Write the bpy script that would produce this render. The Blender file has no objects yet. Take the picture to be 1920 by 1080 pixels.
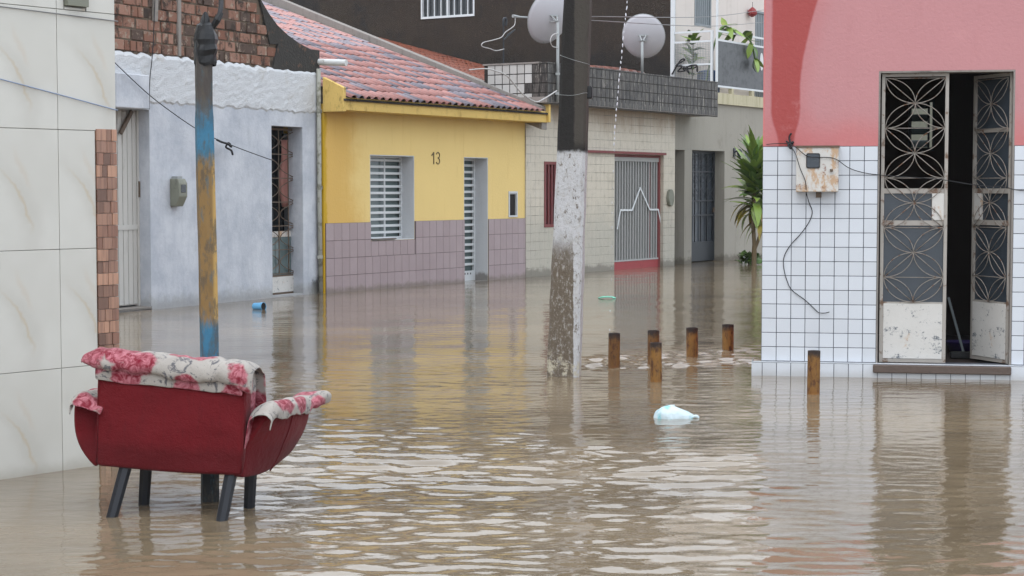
import bpy, bmesh, math, random
import numpy as np
from mathutils import Vector, Matrix, noise as mnoise

random.seed(7)
sc = bpy.context.scene
C = sc.collection
R = math.radians

# ------------------------------------------------------------------ camera
F = 3300.0                     # focal length in pixels of the 1920 px wide photograph
HOR = 355.0                    # pixel row of the horizon
CAMZ = 1.5                     # eye height above the flood water
PITCH = math.atan((540 - HOR) / F)
cd = bpy.data.cameras.new('camera')
cam = bpy.data.objects.new('camera', cd)
C.objects.link(cam)
cam.location = (0, 0, CAMZ)
cam.rotation_euler = (math.pi / 2 - PITCH, 0, 0)
cd.sensor_width = 36.0
cd.lens = F / 1920 * 36.0
cd.clip_start = 0.1
cd.clip_end = 1000
cd.dof.use_dof = False
sc.camera = cam

# ------------------------------------------------------------------ sky and sun (overcast, raining)
SUN_EL, SUN_AZ = R(58), R(205)          # azimuth clockwise from +Y
w = bpy.data.worlds.new('World')
sc.world = w
w.use_nodes = True
wn = w.node_tree
wn.nodes.clear()
sky = wn.nodes.new('ShaderNodeTexSky')
sky.sky_type = 'NISHITA'
sky.sun_disc = False
sky.sun_elevation = SUN_EL
sky.sun_rotation = SUN_AZ
sky.dust_density = 4.0
hs = wn.nodes.new('ShaderNodeHueSaturation')
hs.inputs['Saturation'].default_value = 0.22
wmix = wn.nodes.new('ShaderNodeMix')
wmix.data_type = 'RGBA'
wmix.inputs[0].default_value = 0.8
wmix.inputs[7].default_value = (7.95, 8.6, 9.5, 1)      # the closed cloud cover
bg = wn.nodes.new('ShaderNodeBackground')
bg.inputs[1].default_value = 0.15
wo = wn.nodes.new('ShaderNodeOutputWorld')
wn.links.new(sky.outputs[0], hs.inputs['Color'])
wn.links.new(hs.outputs[0], wmix.inputs[6])
# an overcast sky grows brighter towards the zenith
wtc = wn.nodes.new('ShaderNodeTexCoord')
wsx = wn.nodes.new('ShaderNodeSeparateXYZ')
wn.links.new(wtc.outputs['Generated'], wsx.inputs[0])
wmr = wn.nodes.new('ShaderNodeMapRange')
wmr.inputs['To Min'].default_value = 0.95
wmr.inputs['To Max'].default_value = 1.35
wn.links.new(wsx.outputs[2], wmr.inputs[0])
wsc = wn.nodes.new('ShaderNodeVectorMath')
wsc.operation = 'SCALE'
wn.links.new(wmix.outputs[2], wsc.inputs[0])
wn.links.new(wmr.outputs[0], wsc.inputs['Scale'])
wn.links.new(wsc.outputs[0], bg.inputs[0])
wn.links.new(bg.outputs[0], wo.inputs[0])

sl = bpy.data.lights.new('sun', 'SUN')
sl.energy = 0.5
sl.angle = R(40)
sl.color = (1.0, 0.98, 0.95)
sun = bpy.data.objects.new('sun', sl)
C.objects.link(sun)
sd = Vector((math.sin(SUN_AZ) * math.cos(SUN_EL), math.cos(SUN_AZ) * math.cos(SUN_EL), math.sin(SUN_EL)))
sun.rotation_euler = (-sd).to_track_quat('-Z', 'Y').to_euler()
sun.location = (0, -5, 30)

sc.view_settings.view_transform = 'Standard'
sc.view_settings.look = 'None'
sc.view_settings.gamma = 1.0
sc.view_settings.exposure = 0.47
sc.view_settings.use_curve_mapping = False

GZ = -0.22                     # the street under the flood water (water level is z = 0)


# ------------------------------------------------------------------ pixel -> place helpers
def ray(px, py):
    cx, cy = (px - 960) / F, (540 - py) / F
    s, c = math.sin(PITCH), math.cos(PITCH)
    return Vector((cx, c + cy * s, -s + cy * c))


def gnd(px, py, z=0.0):
    d = ray(px, py)
    t = (z - CAMZ) / d.z
    return Vector((d.x * t, d.y * t, z))


def at_depth(px, py, y):
    d = ray(px, py)
    t = y / d.y
    return Vector((d.x * t, y, CAMZ + d.z * t))


class Front:
    """a street front: local X runs along it to the right, local Y into the house, Z up from the water"""
    def __init__(self, p, deg):
        self.p = Vector((p[0], p[1], 0))
        self.a = R(deg)
        self.u = Vector((math.cos(self.a), math.sin(self.a), 0))
        self.b = Vector((-math.sin(self.a), math.cos(self.a), 0))

    def hit(self, px, py, off=0.0):
        d = ray(px, py)
        o = Vector((0, 0, CAMZ)) - self.p - self.b * off
        t = -o.dot(self.b) / d.dot(self.b)
        q = o + d * t
        return q.dot(self.u), q.z

    def side(self, px, py, x):
        """hit on the plane local x = const: returns local (y, z)"""
        d = ray(px, py)
        o = Vector((0, 0, CAMZ)) - self.p - self.u * x
        t = -o.dot(self.u) / d.dot(self.u)
        q = o + d * t
        return q.dot(self.b), q.z

    def X(self, px, off=0.0, py=450):
        return self.hit(px, py, off)[0]

    def Z(self, px, py, off=0.0):
        return self.hit(px, py, off)[1]

    def world(self, x, y, z):
        return self.p + self.u * x + self.b * y + Vector((0, 0, z))


# ------------------------------------------------------------------ mesh helpers
class MB:
    def __init__(self):
        self.v, self.f = [], []

    def add(self, vs, fs):
        n = len(self.v)
        self.v += [tuple(q) for q in vs]
        self.f += [tuple(i + n for i in f) for f in fs]
        return self

    def box(self, x0, x1, y0, y1, z0, z1):
        vs = [(x, y, z) for z in (z0, z1) for y in (y0, y1) for x in (x0, x1)]
        return self.add(vs, [(0, 2, 3, 1), (4, 5, 7, 6), (0, 1, 5, 4), (2, 6, 7, 3), (0, 4, 6, 2), (1, 3, 7, 5)])

    def prism(self, poly, y0, y1):
        """poly: (x, z) outline seen from the front (counter-clockwise)"""
        n = len(poly)
        vs = [(x, y0, z) for x, z in poly] + [(x, y1, z) for x, z in poly]
        fs = [tuple(range(n)), tuple(range(2 * n - 1, n - 1, -1))]
        fs += [(i, i + n, (i + 1) % n + n, (i + 1) % n) for i in range(n)]
        return self.add(vs, fs)

    def bar(self, a, b, wx, wy=None):
        """square bar from a to b"""
        a, b = Vector(a), Vector(b)
        wy = wy or wx
        d = (b - a).normalized()
        up = Vector((0, 1, 0)) if abs(d.y) < 0.9 else Vector((0, 0, 1))
        s = d.cross(up).normalized() * wx / 2
        t = s.cross(d).normalized() * wy / 2
        vs = [q + i * s + j * t for q in (a, b) for i, j in ((-1, -1), (1, -1), (1, 1), (-1, 1))]
        return self.add(vs, [(3, 2, 1, 0), (4, 5, 6, 7), (0, 1, 5, 4), (1, 2, 6, 5), (2, 3, 7, 6), (3, 0, 4, 7)])

    def tube(self, pts, r, n=6, caps=True):
        pts = [Vector(q) for q in pts]
        rs = r if isinstance(r, (list, tuple)) else [r] * len(pts)
        prev = None
        vs = []
        for i, q in enumerate(pts):
            d = (pts[min(i + 1, len(pts) - 1)] - pts[max(i - 1, 0)])
            d = d.normalized() if d.length > 1e-9 else Vector((0, 0, 1))
            if prev is None:
                up = Vector((0, 0, 1)) if abs(d.z) < 0.9 else Vector((1, 0, 0))
                s = d.cross(up).normalized()
            else:
                s = (prev - d * prev.dot(d)).normalized()
            prev = s
            t = d.cross(s)
            vs += [q + (s * math.cos(2 * math.pi * k / n) + t * math.sin(2 * math.pi * k / n)) * rs[i] for k in range(n)]
        fs = []
        for i in range(len(pts) - 1):
            for k in range(n):
                a, b = i * n + k, i * n + (k + 1) % n
                fs.append((a, b, b + n, a + n))
        if caps:
            fs.append(tuple(range(n - 1, -1, -1)))
            fs.append(tuple(range((len(pts) - 1) * n, len(pts) * n)))
        return self.add(vs, fs)

    def lathe(self, prof, n=16, c=(0, 0, 0)):
        """prof: (r, z) from bottom to top"""
        vs = [(c[0] + r * math.cos(2 * math.pi * k / n), c[1] + r * math.sin(2 * math.pi * k / n), c[2] + z)
              for r, z in prof for k in range(n)]
        fs = []
        for i in range(len(prof) - 1):
            for k in range(n):
                a, b = i * n + k, i * n + (k + 1) % n
                fs.append((a, b, b + n, a + n))
        fs.append(tuple(range(n - 1, -1, -1)))
        fs.append(tuple(range((len(prof) - 1) * n, len(prof) * n)))
        return self.add(vs, fs)

    def wall(self, x0, x1, z0, z1, y0, y1, holes=()):
        """slab with rectangular openings (hx0, hx1, hz0, hz1); no hidden inner faces"""
        xs = sorted(set([x0, x1] + [h[i] for h in holes for i in (0, 1) if x0 < h[i] < x1]))
        zs = sorted(set([z0, z1] + [h[i] for h in holes for i in (2, 3) if z0 < h[i] < z1]))
        solid = {}
        for i in range(len(xs) - 1):
            for k in range(len(zs) - 1):
                cx, cz = (xs[i] + xs[i + 1]) / 2, (zs[k] + zs[k + 1]) / 2
                solid[i, k] = not any(h[0] < cx < h[1] and h[2] < cz < h[3] for h in holes)
        for (i, k), s in solid.items():
            if not s:
                continue
            a, b, c, d = xs[i], xs[i + 1], zs[k], zs[k + 1]
            self.add([(a, y0, c), (b, y0, c), (b, y0, d), (a, y0, d)], [(0, 1, 2, 3)])
            self.add([(a, y1, c), (b, y1, c), (b, y1, d), (a, y1, d)], [(3, 2, 1, 0)])
            if not solid.get((i - 1, k)):
                self.add([(a, y0, c), (a, y0, d), (a, y1, d), (a, y1, c)], [(0, 1, 2, 3)])
            if not solid.get((i + 1, k)):
                self.add([(b, y0, c), (b, y1, c), (b, y1, d), (b, y0, d)], [(0, 1, 2, 3)])
            if not solid.get((i, k - 1)):
                self.add([(a, y0, c), (a, y1, c), (b, y1, c), (b, y0, c)], [(0, 1, 2, 3)])
            if not solid.get((i, k + 1)):
                self.add([(a, y0, d), (b, y0, d), (b, y1, d), (a, y1, d)], [(0, 1, 2, 3)])
        return self

    def mesh(self, name, mat=None, bevel=0, smooth=False, merge=False, seg=1):
        me = bpy.data.meshes.new(name)
        me.from_pydata(self.v, [], self.f)
        if bevel or merge:
            bm = bmesh.new()
            bm.from_mesh(me)
            if merge:
                bmesh.ops.remove_doubles(bm, verts=bm.verts, dist=1e-5)
            if bevel:
                bmesh.ops.bevel(bm, geom=list(bm.edges), offset=bevel, segments=seg, profile=0.5, affect='EDGES', clamp_overlap=True)
            bm.to_mesh(me)
            bm.free()
        if smooth:
            me.polygons.foreach_set('use_smooth', [True] * len(me.polygons))
        if mat:
            me.materials.append(mat)
        me.update()
        return me

    def build(self, name, mat, parent=None, **k):
        return link(name, self.mesh(name, mat, **k), parent)


def link(name, me, parent=None, loc=None, rot=None):
    o = bpy.data.objects.new(name, me)
    C.objects.link(o)
    if parent:
        o.parent = parent
    if loc is not None:
        o.location = loc
    if rot is not None:
        o.rotation_euler = rot
    return o


def tag(o, label, cat=None, group=None, kind=None):
    o['label'] = label
    if cat:
        o['category'] = cat
    if group:
        o['group'] = group
    if kind:
        o['kind'] = kind
    return o


def thing(name, label, cat, loc=(0, 0, 0), rz=0.0, group=None):
    o = bpy.data.objects.new(name, None)
    o.empty_display_size = 0.2
    C.objects.link(o)
    o.location = loc
    o.rotation_euler = (0, 0, rz)
    return tag(o, label, cat, group)


def bx(name, mat, parent, *a, **k):
    return MB().box(*a).build(name, mat, parent, **k)


# ------------------------------------------------------------------ material helpers
def lin(r, g, b):
    f = lambda c: ((c / 255 + 0.055) / 1.055) ** 2.4 if c > 10.3 else c / 255 / 12.92
    k = 0.78                   # all colours darkened, for wetness and so the water's sky glints stand out
    return (f(r) * k, f(g) * k, f(b) * k, 1.0)


class NT:
    def __init__(self, name, coord='Object'):
        self.m = bpy.data.materials.new(name)
        self.m.use_nodes = True
        self.t = self.m.node_tree
        self.t.nodes.clear()
        self.o = self.t.nodes.new('ShaderNodeOutputMaterial')
        self.p = self.t.nodes.new('ShaderNodeBsdfPrincipled')
        self.t.links.new(self.p.outputs[0], self.o.inputs[0])
        self.tc = self.t.nodes.new('ShaderNodeTexCoord')
        if coord == 'Position':
            self.co = self.t.nodes.new('ShaderNodeNewGeometry').outputs['Position']
        else:
            self.co = self.tc.outputs[coord]
        self._xyz = None
        self._rnd = None

    def set(self, sock, v):
        if hasattr(v, 'is_linked'):
            self.t.links.new(v, sock)
        else:
            sock.default_value = v

    def xyz(self):
        if not self._xyz:
            s = self.t.nodes.new('ShaderNodeSeparateXYZ')
            self.t.links.new(self.co, s.inputs[0])
            self._xyz = s.outputs
        return self._xyz

    def rnd(self):
        if not self._rnd:
            self._rnd = self.t.nodes.new('ShaderNodeObjectInfo').outputs['Random']
        return self._rnd

    def math(self, op, a, b=0.0, c=0.0, clamp=False):
        n = self.t.nodes.new('ShaderNodeMath')
        n.operation = op
        n.use_clamp = clamp
        self.set(n.inputs[0], a)
        self.set(n.inputs[1], b)
        self.set(n.inputs[2], c)
        return n.outputs[0]

    def mapped(self, scale=(1, 1, 1), loc=(0, 0, 0), rnd=False):
        n = self.t.nodes.new('ShaderNodeMapping')
        self.t.links.new(self.co, n.inputs[0])
        n.inputs['Scale'].default_value = scale
        n.inputs['Location'].default_value = loc
        if rnd:
            cmb = self.t.nodes.new('ShaderNodeCombineXYZ')
            r = self.rnd()
            self.set(cmb.inputs[0], self.math('MULTIPLY', r, 37.0))
            self.set(cmb.inputs[1], self.math('MULTIPLY', r, 91.0))
            self.set(cmb.inputs[2], self.math('MULTIPLY', r, 53.0))
            self.t.links.new(cmb.outputs[0], n.inputs['Location'])
        return n.outputs[0]

    def noise(self, scale=5, detail=4, rough=0.55, stretch=None, loc=(0, 0, 0), dist=0.0, rnd=False):
        n = self.t.nodes.new('ShaderNodeTexNoise')
        n.inputs['Scale'].default_value = scale
        n.inputs['Detail'].default_value = detail
        n.inputs['Roughness'].default_value = rough
        n.inputs['Distortion'].default_value = dist
        self.t.links.new(self.mapped(stretch or (1, 1, 1), loc, rnd), n.inputs[0])
        return n.outputs[0]

    def voro(self, scale=5, feature='F1', stretch=None, out='Distance', rnd=False, randomness=1.0):
        n = self.t.nodes.new('ShaderNodeTexVoronoi')
        n.feature = feature
        n.inputs['Scale'].default_value = scale
        n.inputs['Randomness'].default_value = randomness
        self.t.links.new(self.mapped(stretch or (1, 1, 1), rnd=rnd), n.inputs[0])
        return n.outputs[out]

    def step(self, v, a, b):
        """smooth 0..1 as v runs a..b"""
        n = self.t.nodes.new('ShaderNodeMapRange')
        n.interpolation_type = 'SMOOTHSTEP'
        n.clamp = True
        if a < b:
            n.inputs['From Min'].default_value, n.inputs['From Max'].default_value = a, b
        else:
            n.inputs['From Min'].default_value, n.inputs['From Max'].default_value = b, a
            n.inputs['To Min'].default_value, n.inputs['To Max'].default_value = 1, 0
        self.set(n.inputs[0], v)
        return n.outputs[0]

    def mix(self, f, a, b, mode='MIX'):
        n = self.t.nodes.new('ShaderNodeMix')
        n.data_type = 'RGBA'
        n.blend_type = mode
        self.set(n.inputs[0], f)
        self.set(n.inputs[6], a)
        self.set(n.inputs[7], b)
        return n.outputs[2]

    def mul(self, a, b):
        return self.math('MULTIPLY', a, b)

    def bump(self, h, dist=0.005, strength=1.0, chain=None):
        n = self.t.nodes.new('ShaderNodeBump')
        n.inputs['Strength'].default_value = strength
        n.inputs['Distance'].default_value = dist
        self.set(n.inputs['Height'], h)
        if chain:
            self.t.links.new(chain, n.inputs['Normal'])
        return n.outputs[0]

    def out(self, color, rough=0.8, bump=None, spec=0.5, metal=0.0, **k):
        self.set(self.p.inputs['Base Color'], color)
        self.set(self.p.inputs['Roughness'], rough)
        self.set(self.p.inputs['Metallic'], metal)
        self.p.inputs['Specular IOR Level'].default_value = spec
        if bump:
            self.t.links.new(bump, self.p.inputs['Normal'])
        for a, b in k.items():
            self.set(self.p.inputs[a], b)
        return self.m


def sc_col(c, k):
    return (c[0] * k, c[1] * k, c[2] * k, 1)


def plain(name, c, rough=0.6, var=0.15, scale=8, bump=0.0, bscale=60, spec=0.4, metal=0.0, rnd=0.0, dirt=None, dirt_amt=(0.55, 0.75), dirt_scale=6, stretch=None):
    n = NT(name)
    nz = n.noise(scale, 5, 0.6, stretch, rnd=bool(rnd))
    col = n.mix(nz, sc_col(c, 1 - var), sc_col(c, 1 + var))
    if rnd:
        col = n.mix(n.mul(n.rnd(), rnd), col, sc_col(c, 0.55))
    if dirt:
        col = n.mix(n.step(n.noise(dirt_scale, 6, 0.65, stretch, (3, 7, 1), rnd=bool(rnd)), *dirt_amt), col, dirt)
    b = n.bump(n.noise(bscale, 4, 0.6, rnd=bool(rnd)), bump) if bump else None
    return n.out(col, rough, b, spec, metal)


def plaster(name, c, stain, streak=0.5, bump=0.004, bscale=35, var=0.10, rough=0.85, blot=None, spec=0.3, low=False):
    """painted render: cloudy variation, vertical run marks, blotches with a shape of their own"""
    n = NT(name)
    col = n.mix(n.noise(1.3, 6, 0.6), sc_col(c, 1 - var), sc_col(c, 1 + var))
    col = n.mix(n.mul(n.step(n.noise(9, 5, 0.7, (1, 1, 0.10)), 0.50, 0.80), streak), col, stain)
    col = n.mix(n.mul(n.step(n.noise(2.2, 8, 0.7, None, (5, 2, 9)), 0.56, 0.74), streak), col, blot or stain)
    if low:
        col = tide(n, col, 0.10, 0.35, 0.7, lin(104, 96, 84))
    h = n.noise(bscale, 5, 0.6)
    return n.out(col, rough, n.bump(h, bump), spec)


# ================================================================== MATERIALS
def m_marble():
    n = NT('marble_tile')
    x, y, z = n.xyz()
    base = n.mix(n.noise(3, 4, 0.6, rnd=True), lin(212, 210, 201), lin(224, 222, 214))
    base = n.mix(n.mul(n.step(n.noise(2.6, 3, 0.5, loc=(4, 1, 2)), 0.45, 0.7), 0.45), base, lin(205, 202, 192))
    # one printed vein per tile: an ochre streak curving down to the right
    wob = n.mul(n.math('SUBTRACT', n.noise(7, 4, 0.6), 0.5), 0.10)
    cx = n.math('ADD', n.math('MULTIPLY_ADD', z, -0.75, 0.05), n.mul(n.mul(z, z), -1.6))
    d = n.math('ABSOLUTE', n.math('ADD', n.math('SUBTRACT', x, cx), wob))
    f = n.mul(n.step(d, 0.020, 0.0), n.mul(n.step(z, -0.26, -0.12), n.step(z, 0.16, -0.02)))
    base = n.mix(n.mul(f, 0.55), base, lin(204, 178, 136))
    g = n.mul(n.step(n.math('ADD', n.math('SUBTRACT', x, cx), n.mul(wob, 2.0)), -0.16, 0.0), n.mul(n.step(d, 0.12, 0.02), n.step(z, 0.28, 0.0)))
    base = n.mix(n.mul(g, 0.35), base, lin(192, 188, 178))
    d2 = n.math('ABSOLUTE', n.math('ADD', n.math('ADD', x, n.mul(z, 0.5)), n.math('ADD', wob, -0.14)))
    f2 = n.mul(n.step(d2, 0.03, 0.0), n.mul(n.step(z, -0.02, 0.06), n.step(z, 0.25, 0.12)))
    base = n.mix(n.mul(f2, 0.22), base, lin(205, 180, 150))
    base = tide(n, base, 0.03, 0.10, 0.45, lin(150, 140, 122))
    return n.out(base, 0.2, None, 0.5)


def m_mosaic():
    n = NT('mosaic_piece')
    r = n.rnd()
    col = n.mix(n.step(r, 0.0, 0.35), lin(118, 88, 74), lin(168, 128, 108))
    col = n.mix(n.step(r, 0.35, 0.65), col, lin(198, 152, 126))
    col = n.mix(n.step(r, 0.72, 0.95), col, lin(148, 106, 88))
    x = n.xyz()[0]
    col = n.mix(n.mul(n.step(n.noise(60, 2, 0.5, (1, 1, 0.05), rnd=True), 0.4, 0.65), 0.45), col, lin(105, 75, 62))
    return n.out(col, 0.35, None, 0.5)


def m_brick():
    n = NT('clay_brick')
    r = n.rnd()
    col = n.mix(r, lin(132, 92, 76), lin(168, 130, 113))
    col = n.mix(n.step(n.math('FRACT', n.mul(r, 7.3)), 0.62, 0.75), col, lin(96, 80, 72))
    col = n.mix(n.step(n.noise(9, 6, 0.7, rnd=True), 0.53, 0.64), col, lin(168, 152, 136))
    col = n.mix(n.step(n.noise(5, 6, 0.7, rnd=True, loc=(9, 9, 9)), 0.50, 0.64), col, lin(70, 60, 54))
    h = n.noise(45, 5, 0.7, rnd=True)
    return n.out(col, 0.9, n.bump(h, 0.006), 0.2)


def m_roof(name, a, b, c):
    n = NT(name)
    col = n.mix(n.rnd(), a, b)
    col = n.mix(n.mul(n.step(n.noise(10, 5, 0.7, (0.5, 1, 1), rnd=True), 0.48, 0.7), 0.75), col, c)
    h = n.noise(60, 4, 0.6, rnd=True)
    return n.out(col, n.math('MULTIPLY_ADD', n.noise(6, 3), 0.3, 0.22), n.bump(h, 0.003), 0.5)


def m_glazed(name, c, d, rough=0.12, rnd=0.35, var=0.06):
    n = NT(name)
    col = n.mix(n.noise(5, 4, 0.6, rnd=True), sc_col(c, 1 - var), sc_col(c, 1 + var))
    col = n.mix(n.mul(n.rnd(), rnd), col, d)
    col = n.mix(n.mul(n.step(n.noise(22, 6, 0.75, rnd=True), 0.60, 0.75), 0.35), col, d)
    col = tide(n, col, 0.03, 0.12, 0.35, lin(150, 142, 128))
    return n.out(col, rough, None, 0.5)


def m_mould_tile():
    n = NT('mouldy_tile', 'Position')
    r = n.rnd()
    col = n.mix(r, lin(98, 93, 87), lin(76, 72, 68))
    col = n.mix(n.mul(n.step(n.noise(20, 7, 0.75, (1, 1, 0.10)), 0.42, 0.58), 0.95), col, lin(36, 34, 33))
    col = n.mix(n.mul(n.step(n.noise(22, 7, 0.8, (1, 1, 0.14), (4, 4, 2)), 0.55, 0.64), 0.85), col, lin(172, 166, 156))
    col = n.mix(n.step(n.noise(2.2, 6, 0.7, None, (1, 9, 2)), 0.52, 0.66), col, lin(66, 62, 59))
    return n.out(col, 0.5, n.bump(n.noise(40, 4, 0.6), 0.002), 0.4)


def tide(n, col, top=0.05, amp=0.22, k=0.7, mud=None):
    """mud and damp left by the rising water: ragged band just above the waterline"""
    g = n.t.nodes.new('ShaderNodeNewGeometry').outputs['Position']
    s = n.t.nodes.new('ShaderNodeSeparateXYZ')
    n.t.links.new(g, s.inputs[0])
    nz = n.t.nodes.new('ShaderNodeTexNoise')
    nz.inputs['Scale'].default_value = 4.5
    nz.inputs['Detail'].default_value = 8
    nz.inputs['Roughness'].default_value = 0.72
    n.t.links.new(g, nz.inputs[0])
    h = n.math('SUBTRACT', s.outputs[2], n.math('MULTIPLY_ADD', nz.outputs[0], amp, top - amp * 0.5))
    return n.mix(n.mul(n.step(h, 0.05, -0.04), k), col, mud or lin(112, 98, 84))


def m_purple():
    n = NT('mauve_tile')
    col = n.mix(n.noise(4, 5, 0.6, rnd=True), lin(156, 138, 141), lin(178, 160, 161))
    col = n.mix(n.mul(n.rnd(), 0.45), col, lin(150, 131, 132))
    col = tide(n, col)
    return n.out(col, 0.32, n.bump(n.noise(30, 3, 0.5, rnd=True), 0.001), 0.45)


def m_yellow():
    n = NT('yellow_render')
    x, y, z = n.xyz()
    c = lin(246, 216, 142)
    col = n.mix(n.noise(1.1, 6, 0.6), sc_col(c, 0.92), sc_col(c, 1.05))
    # damp, deeper ochre area at the left end and darker ochre towards the top
    wob = n.math('MULTIPLY_ADD', n.noise(1.6, 6, 0.65), 1.1, -0.55)
    lf = n.step(n.math('ADD', x, wob), 1.05, 0.45)
    col = n.mix(n.mul(lf, 0.7), col, lin(220, 172, 80))
    lf2 = n.step(n.math('ADD', x, n.mul(wob, 0.25)), 0.10, 0.04)
    col = n.mix(lf2, col, lin(206, 166, 36))
    top = n.step(n.math('ADD', z, n.mul(wob, 0.35)), 2.25, 2.8)
    col = n.mix(n.mul(top, 0.4), col, lin(206, 170, 94))
    col = n.mix(n.mul(n.step(n.noise(12, 5, 0.7, (1, 1, 0.06)), 0.54, 0.8), 0.5), col, lin(196, 150, 70))
    col = n.mix(n.mul(n.step(n.noise(3.0, 8, 0.75, None, (1, 5, 3)), 0.60, 0.74), 0.35), col, lin(226, 186, 120))
    return n.out(col, 0.75, n.bump(n.noise(26, 4, 0.6), 0.004), 0.3)


def m_fascia():
    n = NT('fascia_render')
    z = n.xyz()[2]
    c = lin(232, 198, 116)
    col = n.mix(n.noise(2.2, 6, 0.6), sc_col(c, 0.85), sc_col(c, 1.08))
    f = n.step(n.noise(7, 8, 0.75, (1, 1, 0.6)), 0.50, 0.70)
    col = n.mix(n.mul(f, 0.55), col, lin(150, 118, 48))
    f = n.mul(n.step(n.noise(14, 8, 0.8, (1, 1, 0.25), (3, 3, 3)), 0.56, 0.68), n.step(n.xyz()[0], 0.5, 0.0))
    col = n.mix(n.mul(f, 0.8), col, lin(84, 76, 46))
    return n.out(col, 0.8, n.bump(n.noise(24, 5, 0.65), 0.005), 0.3)


def m_white_house():
    n = NT('grey_white_limewash')
    x, y, z = n.xyz()
    col = n.mix(n.step(n.noise(1.7, 8, 0.72), 0.3, 0.7), lin(184, 190, 200), lin(218, 222, 228))
    col = n.mix(n.mul(n.step(n.noise(8, 7, 0.75, (1, 1, 0.16)), 0.48, 0.74), 0.45), col, lin(172, 179, 190))
    col = n.mix(n.mul(n.step(n.noise(20, 6, 0.75, (1, 1, 0.3), (2, 2, 2)), 0.58, 0.7), 0.4), col, lin(226, 228, 230))
    col = n.mix(n.mul(n.step(n.noise(2.6, 8, 0.7, None, (8, 1, 4)), 0.55, 0.75), 0.5), col, lin(168, 172, 176))
    wob = n.mul(n.noise(8, 6, 0.75), 0.42)
    mold = n.mul(n.step(n.math('SUBTRACT', z, wob), 0.06, -0.08), n.step(n.math('ADD', x, n.mul(wob, 0.6)), -0.22, -0.02))
    col = n.mix(n.mul(mold, 0.9), col, lin(52, 54, 50))
    lowdirt = n.mul(n.step(n.math('SUBTRACT', z, n.mul(wob, 0.6)), 0.10, -0.1), 0.55)
    col = n.mix(lowdirt, col, lin(140, 138, 130))
    return n.out(col, 0.85, n.bump(n.noise(22, 6, 0.65), 0.006), 0.25)


def m_pink():
    n = NT('pink_render')
    x, y, z = n.xyz()
    c = lin(203, 145, 147)
    col = n.mix(n.noise(1.6, 6, 0.6), sc_col(c, 0.92), sc_col(c, 1.06))
    wob = n.math('MULTIPLY_ADD', n.noise(2.5, 5, 0.6), 0.16, -0.08)
    # rubbed redder paint just above the tiles
    low = n.step(n.math('ADD', z, n.mul(wob, 2.0)), 2.18, 1.84)
    col = n.mix(n.mul(low, 0.5), col, lin(212, 110, 108))
    # wet streak running down the corner of the wall, wider above
    zz = n.math('SUBTRACT', z, 2.32)
    up = n.math('POWER', n.math('MINIMUM', n.math('MAXIMUM', n.math('DIVIDE', zz, 0.75), 0.0), 2.0), 1.5)
    lo = n.step(z, 2.12, 1.86)
    right = n.math('SUBTRACT', n.math('MULTIPLY_ADD', up, 0.15, 0.29), n.mul(lo, 0.05))
    left = n.math('MULTIPLY_ADD', lo, 0.06, 0.065)
    xw = n.math('ADD', x, n.mul(wob, 0.22))
    d = n.math('MAXIMUM', n.math('SUBTRACT', xw, right), n.math('SUBTRACT', left, xw))
    darkened = n.step(d, 0.014, -0.010)
    col = n.mix(n.mul(darkened, 0.97), col, lin(166, 62, 56))
    halo = n.mul(n.step(n.math('ADD', d, n.mul(wob, 0.5)), 0.16, 0.0), 0.22)
    col = n.mix(halo, col, lin(196, 100, 100))
    edge = n.step(n.math('ADD', x, n.mul(wob, 0.2)), 0.02, 0.005)
    col = n.mix(n.mul(edge, 0.6), col, lin(222, 124, 122))
    col = n.mix(n.mul(n.step(n.noise(5, 7, 0.75, (1, 1, 0.22), (6, 2, 2)), 0.52, 0.76), 0.35), col, lin(176, 112, 112))
    col = n.mix(n.mul(n.step(n.noise(2.4, 8, 0.75, None, (2, 6, 2)), 0.56, 0.72), 0.3), col, lin(220, 160, 160))
    col = n.mix(n.mul(n.step(n.noise(14, 6, 0.75, (1, 1, 0.12)), 0.6, 0.8), 0.4), col, lin(186, 108, 110))
    col = n.mix(n.step(n.noise(46, 3, 0.8), 0.76, 0.80), col, lin(130, 60, 60))
    rg = n.math('MULTIPLY_ADD', darkened, -0.35, 0.8)
    return n.out(col, rg, n.bump(n.noise(30, 5, 0.65), 0.004), 0.35)


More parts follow.
